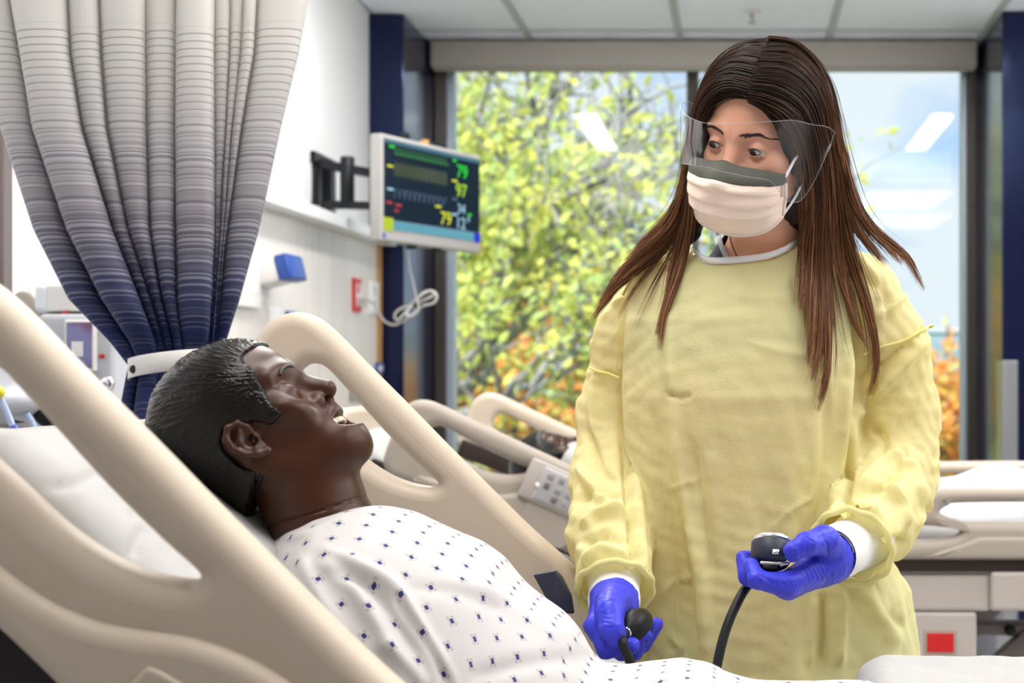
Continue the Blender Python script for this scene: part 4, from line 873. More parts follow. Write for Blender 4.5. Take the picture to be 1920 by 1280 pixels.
# belly and leg hollow
Zg += .010*np.exp(-((XX+.05)/.06)**2)*np.exp(-((Y_-1.36)/.06)**2)-.012*np.exp(-((XX-.03)/.05)**2)*np.exp(-((Y_-1.45)/.05)**2)
Gg = np.stack([XX2, Y_, Zg], -1); Gg[..., 2] += .004*fbm(Gg.reshape(-1, 3)*np.array([9, 9, 9]), 3).reshape(nu, nv)
du = np.linalg.norm(np.diff(Gg, axis=0), axis=-1); dv = np.linalg.norm(np.diff(Gg, axis=1), axis=-1); mid = nv//2
uu = np.r_[0, np.cumsum(du[:, mid-40])][:, None]*np.ones((1, nv)); vv = np.concatenate([np.zeros((nu, 1)), np.cumsum(dv, 1)], 1); vv = vv-vv[:, mid:mid+1]
V, q = grid(Gg); N = vnormals(V, q); N *= np.sign(N[:, 2].mean())
GS = [([(600, 1030), (680, 1065), (740, 1105), (800, 1200), (850, 1285)], .012, 13), ([(590, 1050), (650, 1090), (700, 1160), (760, 1260)], .010, 16), ([(620, 1075), (690, 1100), (735, 1150), (790, 1240)], -.010, 11), ([(735, 1105), (770, 1160), (815, 1230), (845, 1290)], -.012, 9),
      ([(530, 1010), (580, 1000), (640, 970), (720, 950)], .004, 8), ([(560, 1040), (600, 1120), (650, 1200)], .006, 14), ([(760, 1100), (860, 1110), (950, 1150)], -.004, 12), ([(820, 1090), (920, 1110), (1000, 1160), (1050, 1200)], .005, 16),
      ([(880, 1270), (1000, 1240), (1090, 1235)], -.006, 14), ([(1060, 1150), (1075, 1190), (1110, 1225)], .006, 10), ([(1130, 1240), (1200, 1228), (1280, 1226), (1350, 1240)], .006, 9), ([(1150, 1270), (1230, 1250), (1300, 1252)], -.005, 10), ([(1340, 1245), (1390, 1268), (1440, 1275)], -.008, 12), ([(700, 1200), (760, 1240), (800, 1290)], .006, 12)]
V = strokes(V, N, [(p_, a_*.75, w_) for p_, a_, w_ in GS])
V2 = V-N*.0022; nn = len(V)
gm = bpy.data.materials.new('dotted_gown_cloth'); gm.use_nodes = True; t = gm.node_tree; bs = t.nodes['Principled BSDF']; bs.inputs['Roughness'].default_value = .85; bs.inputs['Sheen Weight'].default_value = .1
uvn = nd(t, 'ShaderNodeUVMap'); sx = nd(t, 'ShaderNodeSeparateXYZ'); t.links.new(uvn.outputs[0], sx.inputs[0])
def lattice(S, rot_):
    """distance fields around a square lattice of pitch S (UV metres), turned 45 degrees when rot_"""
    u, v = sx.outputs['X'], sx.outputs['Y']
    if rot_: u, v = mth(t, 'MULTIPLY', mth(t, 'ADD', u, v), .7071), mth(t, 'MULTIPLY', mth(t, 'SUBTRACT', u, v), .7071)
    f = [mth(t, 'MULTIPLY', mth(t, 'SUBTRACT', mth(t, 'FRACT', mth(t, 'MULTIPLY', a, 1/S)), .5), S) for a in (u, v)]
    return mth(t, 'ABSOLUTE', f[0]), mth(t, 'ABSOLUTE', f[1])
a, b = lattice(.0272, False)       # diamonds: |a|,|b| in turned axes are a square standing on its corner
sq = mth(t, 'MAXIMUM', a, b); r2_ = mth(t, 'SQRT', mth(t, 'ADD', mth(t, 'MULTIPLY', a, a), mth(t, 'MULTIPLY', b, b)))
core = mth(t, 'LESS_THAN', mth(t, 'MAXIMUM', mth(t, 'MULTIPLY', mth(t, 'ADD', a, b), .85), r2_), .0029); ring_ = mth(t, 'LESS_THAN', mth(t, 'ABSOLUTE', mth(t, 'SUBTRACT', mth(t, 'ADD', a, b), .0056)), .0006)
gap = mth(t, 'GREATER_THAN', mth(t, 'ABSOLUTE', mth(t, 'SUBTRACT', a, b)), .0014)
c, d = lattice(.0055, False); dotm = mth(t, 'LESS_THAN', mth(t, 'SQRT', mth(t, 'ADD', mth(t, 'MULTIPLY', c, c), mth(t, 'MULTIPLY', d, d))), .00035)
k1 = mixc(t, mth(t, 'MULTIPLY', dotm, .45), (.52, .50, .495), (.22, .24, .33)); k2 = mixc(t, mth(t, 'MULTIPLY', mth(t, 'MULTIPLY', ring_, gap), .8), k1, (.20, .17, .18)); k3 = mixc(t, core, k2, (.008, .016, .125)); t.links.new(k3, bs.inputs['Base Color'])
nzn = nd(t, 'ShaderNodeTexNoise'); nzn.inputs['Scale'].default_value = 900; bpn = nd(t, 'ShaderNodeBump'); bpn.inputs['Strength'].default_value = .12; bpn.inputs['Distance'].default_value = .0006; t.links.new(nzn.outputs[0], bpn.inputs['Height']); t.links.new(bpn.outputs[0], bs.inputs['Normal'])
UV = np.stack([uu.ravel(), vv.ravel()], 1)
obj('gown', np.concatenate([V, V2]), np.concatenate([q[:, ::-1], q+nn]), gm, mk, uv=np.concatenate([UV, UV]), label='white gown printed with navy diamonds')
# folded white blanket over the manikin's legs
def bf(P):
    q = np.abs(P-np.array([.250, 1.38, .872]))-np.array([.120, .23, .098])+.038; d = np.linalg.norm(np.maximum(q, 0), axis=1)+np.minimum(q.max(1), 0)-.038
    d = smin(d, ell(P, (.40, 1.38, .842), (.30, .25, .100)), .035); d = smin(d, ell(P, (.80, 1.38, .83), (.40, .26, .08)), .05)
    return smax(d, .805-P[:, 2], .01)+.004*fbm(P*[14, 14, 14], 3)
Vb, Qb = nets(bf, (.05, 1.05, .78), (1.25, 1.70, 1.05), .008)
obj('terry_blanket', Vb, Qb, M['terry'], label='rolled white terry blanket over the manikin\'s legs', cat='blanket')

# second manikin, in the window bed: only the top of its face shows over the rail
m2 = thing('training_manikin', (-.30, 3.40, .951), 'dark-faced training manikin lying in the window bed behind the nurse, mostly hidden', 'manikin')
T2m = lambda P: (np.asarray(P)-MF.o)@Ry(R_(-20)).T+at(1038, 872, 3.40)
obj('body', np.concatenate([T2m(V1)]), Q1, skin_d, m2)
obj('hair', T2m(Vcap), Qcap, hair_d, m2)
q2 = lambda P: chain(np.stack([P[:, 0], (P[:, 1]-3.4)*.62, P[:, 2]], 1), [np.array([-.40, 0, 1.06]), np.array([-.25, 0, 1.035]), np.array([-.02, 0, 1.02])], [.055, .085, .075], .03)
Vt, Qt = nets(q2, (-.55, 3.15, .90), (.12, 3.65, 1.2), .012); obj('gown', Vt, Qt, M['linen'], m2, label='plain white gown')
# ------------------------------------------------------------------ the nurse
nz_ = thing('person', (.05, 1.98, 0), 'person in yellow gown, peach mask and clear visor, long brown hair, holding a pressure gauge', 'person')
yaw, pit, rol = R_(33), R_(13), R_(14)
f0 = np.array([-math.sin(yaw), -math.cos(yaw), 0]); u0 = np.array([0, 0, 1.]); w0 = np.cross(u0, f0)
f1 = f0*math.cos(pit)-u0*math.sin(pit); u1 = u0*math.cos(pit)+f0*math.sin(pit)
u2 = u1*math.cos(rol)+w0*math.sin(rol)
NF = Frame(at(1426, 262, 1.84), f1, u2); HS = 1.0
def nhead(P): q = NF.loc(P)/HS; return lids(q, head_sdf(q, False), .28)*HS
NKB = [NF.wor((-.018, 0, -.05)), at(1440, 440, 1.915), at(1425, 520, 1.95)]
# torso: stacked ellipses (height, centre x, centre depth, half width, half depth)
TS = [(1.475, .030, 1.955, .058, .062), (1.445, .028, 1.950, .085, .080), (1.40, .022, 1.945, .140, .095), (1.34, .015, 1.94, .165, .110), (1.24, .010, 1.935, .160, .120), (1.12, .008, 1.945, .150, .112), (1.03, .015, 1.95, .158, .115), (.93, .030, 1.95, .176, .122), (.80, .040, 1.95, .180, .126), (.45, .045, 1.95, .185, .130)]
TA = np.array(TS[::-1])
def stack(P, grow=0., T=TA):
    z = P[:, 2]; c = [np.interp(z, T[:, 0], T[:, k]) for k in (1, 2, 3, 4)]; a, b = c[2]+grow, c[3]+grow; p = 2.4
    r = ((np.abs(P[:, 0]-c[0])/a)**p+(np.abs(P[:, 1]-c[1])/b)**p)**(1/p); d = (r-1)*np.minimum(a, b)
    return smax(smax(d, z-T[-1, 0]-grow*.4, .03), T[0, 0]-z, .004)
# arm joints: her right arm is on the left of the picture
RAJ = [at(1222, 520, 1.95), at(1140, 790, 1.98), at(1148, 1085, 1.72)]
LAJ = [at(1625, 525, 1.95), at(1680, 850, 1.99), at(1583, 1030, 1.69)]
def nbody(P):
    d = smin(nhead(P), cone(P, NKB[0], NKB[1], .050, .047), .02); d = smin(d, cone(P, NKB[1], NKB[2], .048, .06), .02)
    d = smin(d, stack(P, -.022), .03)
    d = smin(d, chain(P, [at(1235, 535, 1.95), at(1158, 780, 1.968), at(1152, 900, 1.925), at(1152, 1085, 1.735)], [.045, .032, .028, .016], .02), .025)
    return smin(d, chain(P, [at(1612, 540, 1.95), at(1672, 780, 1.978), at(1672, 880, 1.965), at(1590, 1027, 1.70)], [.045, .034, .026, .015], .02), .025)
NS = mat('skin', (.84, .45, .30), .45, spec=.4, sss=.12, bump=((500, 500, 500), .08, .0004), var=((10, 10, 10), (.78, .38, .24), .6))
V1, Q1 = nets(nhead, NF.o-.17, NF.o+.17, .002)
q = NF.loc(V1); 
V2, Q2 = nets(nbody, (-.33, 1.58, .92), (.42, 2.16, 1.62), .005)
ql = NF.loc(V2)/HS; V2, Q2 = cull(V2, Q2, (ql[:, 2] < -.055) | (nhead(V2) > .006))
legs = lambda P: smin(stack(P, -.03, TA), smin(chain(P, [np.array([-.045, 1.95, .90]), np.array([-.06, 1.95, .50]), np.array([-.065, 1.97, .09])], [.085, .058, .042], .02), chain(P, [np.array([.12, 1.95, .90]), np.array([.13, 1.95, .50]), np.array([.14, 1.97, .09])], [.085, .058, .042], .02), .02), .03)
V3, Q3 = nets(legs, (-.22, 1.78, .04), (.30, 2.12, .96), .012); V3, Q3 = cull(V3, Q3, V3[:, 2] < .93)
n1, n2 = len(V1), len(V1)+len(V2); obj('body', np.concatenate([V1, V2, V3]), np.concatenate([Q1, Q2+n1, Q3+n2]), NS, nz_)
# trousers and shoes (behind the bed)
tr = lambda P: chain(P, [np.array([-.05, 1.95, .92]), np.array([-.06, 1.95, .5]), np.array([-.065, 1.97, .10])], [.10, .08, .07], .02)
nav = mat('navy_scrub_cloth', (.010, .013, .045), .85, bump=((300, 300, 300), .2, .001))
def trs(P): m = P*[-1, 1, 1]+[.075, 0, 0]; return smax(smin(tr(P), tr(m), .02), .07-P[:, 2], .003)
V, Q = nets(trs, (-.2, 1.8, .04), (.28, 2.12, 1.03), .012); obj('trousers', V, Q, nav, nz_)
for x in (-.067, .142):
    V, Q = nets(lambda P: smax(smin(ell(P, (x, 1.90, .035), (.045, .125, .055)), ell(P, (x, 1.98, .055), (.042, .055, .06)), .03), .001-P[:, 2], .004), (x-.08, 1.74, -.02), (x+.08, 2.08, .16), .008); obj('shoe', V, Q, M['white'], nz_)
# eyes
eb_ = np.array([.0545, .031, -.004])
def eye(s):
    c = eb_*[1, s, 1]; look = np.array([.93, -.20, -.30]); look /= np.linalg.norm(look); U = np.array([0, 0, 1.])-look*look[2]; U /= np.linalg.norm(U); Wd = np.cross(U, look); r = .0120
    rows = []
    for a in np.linspace(0, math.pi, 26): rows.append([(c+r*(math.cos(a)*look*(1.0)+math.sin(a)*(math.cos(b)*U+math.sin(b)*Wd))) for b in np.linspace(0, 2*math.pi, 32, endpoint=False)])
    V, q = grid(np.array(rows), True); e = obj('eye', NF.wor(V*HS), q, [mat('eye_white', (.68, .62, .58), .25), mat('brown_iris', (.055, .022, .010), .2), mat('pupil', (.004, .004, .004), .15)], nz_)
    k = np.repeat(np.arange(25), 32); e.data.polygons.foreach_set('material_index', np.where(k < 2, 2, np.where(k < 4, 1, 0)).astype(np.int32)); return e
eye(1); eye(-1)
lash = mat('dark_brow_hair', (.030, .016, .010), .6)
for s in (1, -1):
    P = [eb_*[1, s, 1]+np.array([.0128*math.cos(a)*.985, .0128*math.sin(a), .0041*(1-(a/.85)**2)-.0010]) for a in np.linspace(-.80, .80, 15)]
    obj('eyelashes', *tube(NF.wor(np.array(P)*HS*1.0), np.interp(np.linspace(-1, 1, 15), [-1, 0, 1], [.0004, .0012, .0004]), 6), lash, nz_)
    P = [eb_*[1, s, 1]+np.array([.0122*math.cos(a), .0125*math.sin(a), -.0040*(1-(a/.85)**2)-.0012]) for a in np.linspace(-.75, .75, 13)]
    obj('lower_lash_line', *tube(NF.wor(np.array(P)*HS), .0005, 6), lash, nz_)
    # eyebrow of fine hairs
    hs = []
    for k in range(70):
        a = rng.random(); w = .012+.040*a; zz = .0120+.006*math.sin(min(a*1.25, 1)*math.pi*.62)-.010*max(a-.55, 0)+rng.normal()*.0011*(1.2-a)
        P = NF.wor(np.array([[.09, s*w, zz], [.09, s*(w+.004), zz+.0024*(1-a)-.0016*a], [.09, s*(w+.008), zz+.0026*(1-a)-.0036*a]])*HS)
        for i in range(3):
            for _ in range(24): P[i] -= NF.f*np.clip(nhead(P[i:i+1])[0]*.8, -.01, .03)
        hs.append(tube(P+NF.f*.0004, [.0006, .0005, .0002], 4))
    obj('eyebrow', *join(*hs), lash, nz_, kind='stuff')
# ------------------------------------------------------------------ gown
GA = [np.array(p) for p in RAJ]; 
def sleeveR(P):
    pts = [at(1248, 538, 1.945), at(1190, 640, 1.955), at(1158, 780, 1.968), at(1150, 900, 1.92), at(1146, 1000, 1.82), at(1152, 1080, 1.735), at(1152, 1118, 1.705)]
    return chain(P, pts, [.056, .055, .054, .056, .050, .044, .034], .02)
def sleeveL(P):
    pts = [at(1606, 552, 1.945), at(1655, 650, 1.955), at(1675, 780, 1.975), at(1672, 880, 1.965), at(1640, 970, 1.83), at(1600, 1018, 1.725), at(1590, 1027, 1.700)]
    return chain(P, pts, [.058, .060, .060, .062, .058, .045, .036], .02)
GT_ = [(1.478, .030, 1.955, .070, .070), (1.455, .030, 1.950, .098, .092), (1.42, .024, 1.947, .134, .105), (1.36, .010, 1.94, .164, .122), (1.26, .004, 1.935, .164, .134), (1.14, .004, 1.94, .166, .134), (1.06, .012, 1.945, .176, .138), (.98, .034, 1.95, .196, .142), (.88, .044, 1.95, .204, .146), (.40, .05, 1.95, .225, .155)]
GTA = np.array(GT_[::-1])
def gown(P):
    d = stack(P, 0, GTA); a = np.arctan2(P[:, 0]-.03, -(P[:, 1]-1.95)); z = P[:, 2]
    d = d-(.0050*np.sin(a*9+1.5*np.sin(z*4))+.0035*np.sin(a*17+z*3+1))*np.clip((1.30-z)/.35, 0, 1)
    s = np.minimum(sleeveR(P), sleeveL(P)); k = np.interp(z, [1.22, 1.36], [.008, .045]); return smin(d, s, k)
nl = crom([(1283, 455), (1300, 470), (1320, 487), (1338, 492), (1380, 490), (1430, 484), (1468, 472), (1492, 460), (1512, 445)], 6)
V, Q = nets(gown, (-.34, 1.55, .40), (.46, 2.18, 1.52), .0042, newton=1)
N = vnormals(V, Q)
pz = pix(V); ny = np.interp(pz[:, 0], nl[:, 0], nl[:, 1]); back = V[:, 1] > 1.955
keep = ~((pz[:, 1] < ny) & (pz[:, 0] > 1283) & (pz[:, 0] < 1512) & ~back) & ~(back & (V[:, 2] > 1.452) & (np.abs(V[:, 0]-.03) < .095)) & (V[:, 2] > .41)
wr_, wl_ = RAJ[2], LAJ[2]
for w, a in ((at(1152, 1118, 1.705), RAJ[1]), (at(1590, 1027, 1.700), LAJ[1])):
    ax = (w-a)/np.linalg.norm(w-a); keep &= ~((((V-w)@ax) > -.016) & (np.linalg.norm(V-w, axis=1) < .058))
hems = []
for w, a, rr in ((at(1152, 1118, 1.705), RAJ[1], .043), (at(1590, 1027, 1.700), LAJ[1], .045)):
    ax = (w-a)/np.linalg.norm(w-a); m = np.where((np.abs((V-w)@ax+.018) < .0035) & (np.linalg.norm(V-w, axis=1) < .07))[0]; c = w-ax*.018
    b1_ = np.cross(ax, [0, 1, 0]); b1_ /= np.linalg.norm(b1_); b2_ = np.cross(ax, b1_); rel = V[m]-V[m].mean(0); aa = np.arctan2(rel@b2_, rel@b1_); rad = np.linalg.norm(rel-np.outer(rel@ax, ax), axis=1)
    an_ = np.linspace(-math.pi, math.pi, 72, endpoint=False); rq = np.array([rad[np.argsort(np.abs((aa-x+math.pi) % (2*math.pi)-math.pi))[:6]].mean() for x in an_]); rq = np.convolve(np.pad(rq, 3, 'wrap'), np.ones(7)/7, 'valid')+.002+.0012*np.sin(an_*11)
    hems.append(V[m].mean(0)+rq[:, None]*(np.cos(an_)[:, None]*b1_+np.sin(an_)[:, None]*b2_)+ax*(.003+.0015*np.sin(an_*7))[:, None])
# creases of the thin crumpled cloth
on_sl = np.minimum(sleeveR(V), sleeveL(V))-stack(V, 0, GTA); ms = np.clip(.5-on_sl*60, 0, 1)
lower = np.clip((1.20-V[:, 2])/.20, 0, 1)
wv_ = fbm(V*[11, 11, 20]+5, 2); rid = 1-np.abs(fbm(V*[16, 16, 26]+9, 2))*2.2; r2 = 1-np.abs(fbm(V*[34, 34, 40]+31, 2))*2
def crumple(P, f, seed, n=5):
    r = np.random.default_rng(seed); o = 0; W_ = fbm(P*5+seed, 2)*.35
    for k in range(n):
        d = r.normal(size=3); d /= np.linalg.norm(d); x = P@d*f*r.uniform(.6, 1.5)+r.random()*9+W_; t_ = np.abs(x-np.floor(x)-.5)*2
        o = o+(t_-.5)*np.clip(.5+1.6*vnoise(P*6+k*31+seed), 0, 1)
    return o/n
disp = ms*(.016*crumple(V, 17, 3)*(.4+.9*lower)+.006*crumple(V, 40, 8))+(1-ms)*(.0100*crumple(V*[1, 1, .4], 15, 5)+.0045*crumple(V, 36, 6))+ms*((.0045*wv_+.0030*rid)*(.35+.9*lower)+.0016*r2)+(1-ms)*(.0030*fbm(V*[12, 12, 3], 2)+.0011*fbm(V*[30, 30, 9]+3, 2)+.0004*(1-np.abs(fbm(V*[45, 45, 60]+11, 2))*2))
V = V+N*disp[:, None]
FS = [([(1168, 500), (1166, 640), (1168, 800), (1180, 950), (1196, 1100), (1212, 1240)], -.010, 7), ([(1180, 560), (1180, 760), (1196, 960), (1210, 1140)], .006, 12),
      ([(1262, 760), (1275, 880), (1300, 1010), (1318, 1110), (1322, 1230)], .008, 12), ([(1300, 830), (1320, 960), (1338, 1080)], -.006, 12), ([(1252, 500), (1250, 640), (1256, 740)], .0035, 12), ([(1225, 760), (1240, 900), (1262, 1060), (1270, 1220)], -.004, 14),
      ([(1612, 560), (1606, 700), (1596, 850), (1578, 975)], -.012, 8), ([(1592, 640), (1582, 800), (1560, 960)], .007, 12), ([(1545, 700), (1548, 860), (1530, 980)], -.004, 14),
      ([(1530, 1115), (1522, 1170), (1518, 1250)], .007, 9), ([(1545, 1110), (1545, 1180), (1540, 1250)], -.009, 11), ([(1578, 1110), (1576, 1180), (1574, 1250)], .008, 9), ([(1600, 1100), (1640, 1130), (1690, 1220)], .005, 14), ([(1640, 1060), (1660, 1130), (1700, 1180)], -.005, 12),
      ([(1250, 738), (1275, 745), (1296, 740)], -.004, 5), ([(1250, 920), (1290, 905), (1310, 898)], .003, 4), ([(1255, 1180), (1262, 1200), (1275, 1215), (1262, 1230)], .004, 5), ([(1240, 1120), (1265, 1090), (1305, 1082)], .0025, 4),
      ([(1640, 600), (1690, 560), (1720, 520)], .004, 8), ([(1625, 520), (1660, 560), (1665, 610)], -.004, 8), ([(1600, 470), (1640, 520), (1650, 570)], .0035, 8), ([(1625, 760), (1680, 700), (1740, 630)], .008, 10), ([(1610, 720), (1660, 680), (1710, 640)], -.008, 9), ([(1640, 700), (1620, 730), (1615, 790)], .006, 7),
      ([(1600, 930), (1650, 870), (1700, 845)], .008, 9), ([(1560, 970), (1620, 920), (1660, 910), (1700, 860)], -.008, 8), ([(1655, 900), (1690, 940), (1700, 990)], .007, 8), ([(1690, 840), (1720, 900), (1742, 960)], .007, 9), ([(1640, 800), (1660, 830), (1645, 860)], -.006, 8), ([(1580, 960), (1610, 950), (1650, 965)], .007, 8), ([(1625, 985), (1660, 1010), (1700, 1010)], -.007, 8),
      ([(1100, 800), (1130, 880), (1165, 900)], -.007, 9), ([(1085, 870), (1120, 930), (1165, 960)], .008, 9), ([(1082, 940), (1120, 925), (1170, 930)], -.006, 8), ([(1090, 990), (1130, 960), (1175, 965)], .008, 9), ([(1095, 1060), (1130, 1030), (1180, 1050)], .009, 10), ([(1085, 1020), (1130, 1005), (1180, 1010)], -.008, 8), ([(1110, 1095), (1160, 1075), (1205, 1090)], .008, 8), ([(1120, 700), (1110, 760), (1120, 830)], .006, 9), ([(1175, 1060), (1190, 1090), (1212, 1110)], -.006, 7),
      ([(1440, 1000), (1480, 960), (1530, 930)], .002, 5), ([(1400, 640), (1480, 660), (1560, 660)], .0015, 10), ([(1350, 540), (1430, 560), (1500, 550)], .002, 16), ([(1480, 520), (1520, 600), (1540, 700)], -.003, 14)]
V = strokes(V, N, [(p_, a_*1.5, w_*.85) for p_, a_, w_ in FS])
V, Q = cull(V, Q, keep)
Vl, Ql = nets(lambda P: stack(P, -.014, GTA), (.0, 1.76, .90), (.26, 2.02, 1.24), .008); Vl, Ql = cull(Vl, Ql, (Vl[:, 1] < 1.96) & (Vl[:, 2] > 1.0) & (Vl[:, 2] < 1.19) & (Vl[:, 0] > .07))
Q = np.concatenate([Q, Ql+len(V)]); V = np.concatenate([V, Vl])      # front of the gown behind the cuff opening
gy_ = translucent(mat('yellow_gown_cloth', (.90, .86, .46), .75, spec=.15, bump=((420, 420, 420), .5, .0014), var=((60, 60, 60), (.84, .80, .44), .6)), .38, (.90, .82, .36))
gw = obj('gown', V, Q, gy_, nz_, label='pale yellow isolation gown')
def on(f, pts, off, D0=1.5, D1=2.1, back=1.95):
    P, ok = hit(f, pts, D0, D1, back); return P+grad(f, P)*off
nb = on(gown, nl, .004); nb = np.concatenate([nb[:1]+[[.0, .05, .012]], nb, nb[-1:]+[[0, .05, .012]]])
G3 = np.array([[p+[0, -.001, .0045], p+[0, -.003, 0], p+[0, -.001, -.0045], p+[0, .0015, -.0045], p+[0, .0015, .0045]] for p in nb]); Vn, qn = grid(G3, True); obj('neck_binding', Vn, qn, M['white'], gw, label='white neck binding')
seam_m = translucent(mat('gown_seam', (.82, .74, .26), .75), .2)
for L in ([(1112, 690), (1128, 697), (1145, 700), (1166, 708)], [(1614, 664), (1650, 650), (1690, 640), (1722, 622), (1745, 612)], [(1222, 468), (1205, 500), (1186, 530), (1172, 556)]):
    P = on(gown, crom(L, 8), .0045); obj('seam', *tube(P, .0022, 6), seam_m, gw)
for hp_ in hems: obj('sleeve_hem', *tube(np.concatenate([hp_, hp_[:2]]), .0042, 8), gy_, gw)
# knitted cuffs
cm_ = mat('white_knit', (.80, .79, .78), .9, bump=((40, 900, 900), .6, .0012))
for a, b, r0, r1 in ((at(1150, 1062, 1.765), at(1152, 1140, 1.680), .036, .0300), (at(1624, 1006, 1.775), at(1558, 1041, 1.658), .0385, .0315)):
    n = 14; P = np.linspace(a, b, n); rr = np.linspace(r0, r1, n)+.0012*np.sin(np.linspace(0, 9, n)); V, Fc = tube(P, rr, 40, False); P2 = P[::-1]; Vi, Fi = tube(P2, rr[::-1]-.003, 40, False)
    k = len(V); obj('knit_cuff', np.concatenate([V, Vi]), Fc+[[x+k for x in f] for f in Fi]+[[(n-1)*40+j, (n-1)*40+(j+1) % 40, k+(40-(j+1)) % 40 if False else k+(j+1) % 40, k+j] for j in range(0)], cm_, gw, label='white knitted cuff')
# scrub top collar under the gown
def scrub(P): return stack(P, -.012)
V, Q = nets(lambda P: smin(stack(P, -.014), cone(P, NKB[1], NKB[2], .058, .075), .03), (-.17, 1.80, 1.30), (.22, 2.1, 1.55), .005)
p = pix(V); edge = np.interp(p[:, 1], [380, 415, 450, 490, 560], [1336, 1344, 1352, 1369, 1410]); redge = np.interp(p[:, 1], [400, 460, 560], [1545, 1520, 1440])
V, Q = cull(V, Q, ((p[:, 0] < edge) | (p[:, 0] > redge) | (V[:, 1] > 1.95)) & (V[:, 2] < 1.53)); st = obj('scrub_top', V, Q, nav, nz_)
sf = lambda P: smin(stack(P, -.014), cone(P, NKB[1], NKB[2], .058, .075), .03)
P = on(sf, crom([(1343, 405), (1347, 430), (1354, 460), (1369, 495)], 6), .002); obj('collar_edge', *tube(P, .0035, 8), mat('grey_trim', (.50, .51, .53), .8), st, label='grey collar edge')
# thin necklace
P = on(nbody, crom([(1368, 430), (1372, 455), (1380, 475), (1386, 488)], 6), .001); obj('necklace', *tube(P, .0006, 6), mat('dark_chain', (.10, .03, .012), .3, metal=.6), nz_)
# ------------------------------------------------------------------ mask, foam strip and visor
def msurf(s, t_):
    """s -1..1 across the face, t 0 (top edge) .. 1 (bottom edge); head coordinates"""
    s = np.asarray(s, float); a = np.abs(s); t_ = np.asarray(t_, float)
    top = -.024-.006*a**2+.004*np.exp(-(a/.12)**2); bot = -.084-.034*(1-a**2.2); u = top+(bot-top)*t_
    f0_ = np.interp(t_, [0, .12, .3, .5, .75, 1.0], [.086, .094, .100, .0985, .092, .070]); side = .046-.010*t_
    f = side+(f0_-side)*np.clip(1-a**1.9, 0, 1)**.85; f += .010*np.exp(-(s/.16)**2)*np.interp(t_, [0, .25, .5], [.3, 1, 0])
    w = .0705*np.sin(np.clip(s, -1, 1)*math.pi/2*.96)*(1+.02*t_)*np.interp(t_, [0, .5, 1], [1, 1.0, .93])
    return np.stack([f, w, u], -1)
S_, T_ = np.meshgrid(np.linspace(-1, 1, 110), np.linspace(.19, 1, 90), indexing='ij'); Pm = msurf(S_, T_)
ple = np.zeros_like(T_); cv = T_+.06*(1-S_**2)
for c in (.42, .62, .80): ple += .0032*np.clip((cv-c)/.035, -1, 0)*(cv > c-.22)*np.clip((cv-(c-.22))/.2, 0, 1)*-1*np.clip(1.05-np.abs(S_)**6, 0, 1)
Pm[..., 0] += ple+.0008*vnoise(Pm.reshape(-1, 3)*90).reshape(S_.shape)
pk = mat('peach_mask_cloth', (.95, .77, .65), .85, bump=((1200, 1200, 1200), .25, .0005)); pk2 = mat('stitched_edge', (.86, .73, .64), .85)
V, q = grid(Pm); mask = obj('face_mask', np.concatenate([NF.wor(V*HS), NF.wor((V-[.0016, 0, 0])*HS)]), np.concatenate([q, q[:, ::-1]+len(V)]), pk, nz_, label='pleated peach face mask')
bp = msurf(np.linspace(-.97, .97, 80), .985); V, Fc = tube(NF.wor(bp*HS), .0022, 8); obj('hem', V, Fc, pk2, mask)
for s in (-1, 1):
    Pq = msurf(np.full(30, s*.985), np.linspace(.2, .98, 30)); obj('side_binding', *tube(NF.wor((Pq+[.001, 0, 0])*HS), .0026, 8), pk2, mask)
    for k in range(9):
        Pq = msurf(np.linspace(s*.955, s*.905, 3), .24+.028*k); obj('stitch', *tube(NF.wor((Pq+[.0012, 0, 0])*HS), .0005, 5), mat('stitch_brown', (.42, .25, .20), .7), mask)
S_, T_ = np.meshgrid(np.linspace(-1.0, 1.0, 90), np.linspace(-.02, .225, 16), indexing='ij'); Pm = msurf(S_, T_); Pm[..., 0] += .0028*np.sin(np.clip((T_+.02)/.245, 0, 1)*math.pi)**.5+.0006
V, q = grid(Pm); obj('foam_strip', np.concatenate([NF.wor(V*HS), NF.wor((V-[.003, 0, 0])*HS)]), np.concatenate([q, q[:, ::-1]+len(V)]), mat('grey_foam', (.105, .108, .088), .9, bump=((500, 500, 500), .6, .001)), mask, label='dark grey foam strip')
# visor
VS = clear('clear_visor', (.90, .90, .93), .05, 1.38, .25)
S_, T_ = np.meshgrid(np.linspace(-1, 1, 120), np.linspace(0, 1, 40), indexing='ij'); a = np.abs(S_)
lw = np.interp(S_, [-1, -.6, 0, .6, .85, 1], [-.098, -.070, 0, .070, .088, .106]); lf = np.interp(a, [0, .2, .45, .6, .8, 1], [.130, .126, .106, .084, .036, .000])
botv = np.interp(a, [0, .3, .6, .72, .84, .93, 1], [-.022, -.026, -.032, -.062, -.066, -.030, .016]); topv = np.interp(a, [0, .25, .55, .7, .85, .97, 1], [.034, .036, .042, .044, .036, .034, .024])
ker = np.hanning(11); ker /= ker.sum()
def smo(A): return np.apply_along_axis(lambda c: np.convolve(np.pad(c, 5, 'edge'), ker, 'valid'), 0, A)
lf, botv, topv = smo(lf), smo(botv), smo(topv); Uv = botv+(topv-botv)*T_
Pv = np.stack([lf+.012*T_*(1-a), lw*(1+.04*T_), Uv], -1)+np.stack([.0012*fbm(np.stack([S_*5, T_*2, S_*0], -1).reshape(-1, 3), 2).reshape(S_.shape), 0*S_, 0*S_], -1)
V, q = grid(Pv); visor = obj('visor', NF.wor(V*HS), q, VS, mask, label='clear plastic eye visor')
ve = mat('visor_edge', (.40, .40, .44), .2)
for jj in (0, -1): obj('visor_rim', *tube(NF.wor(Pv[:, jj]*HS), .00028, 5), ve, visor)
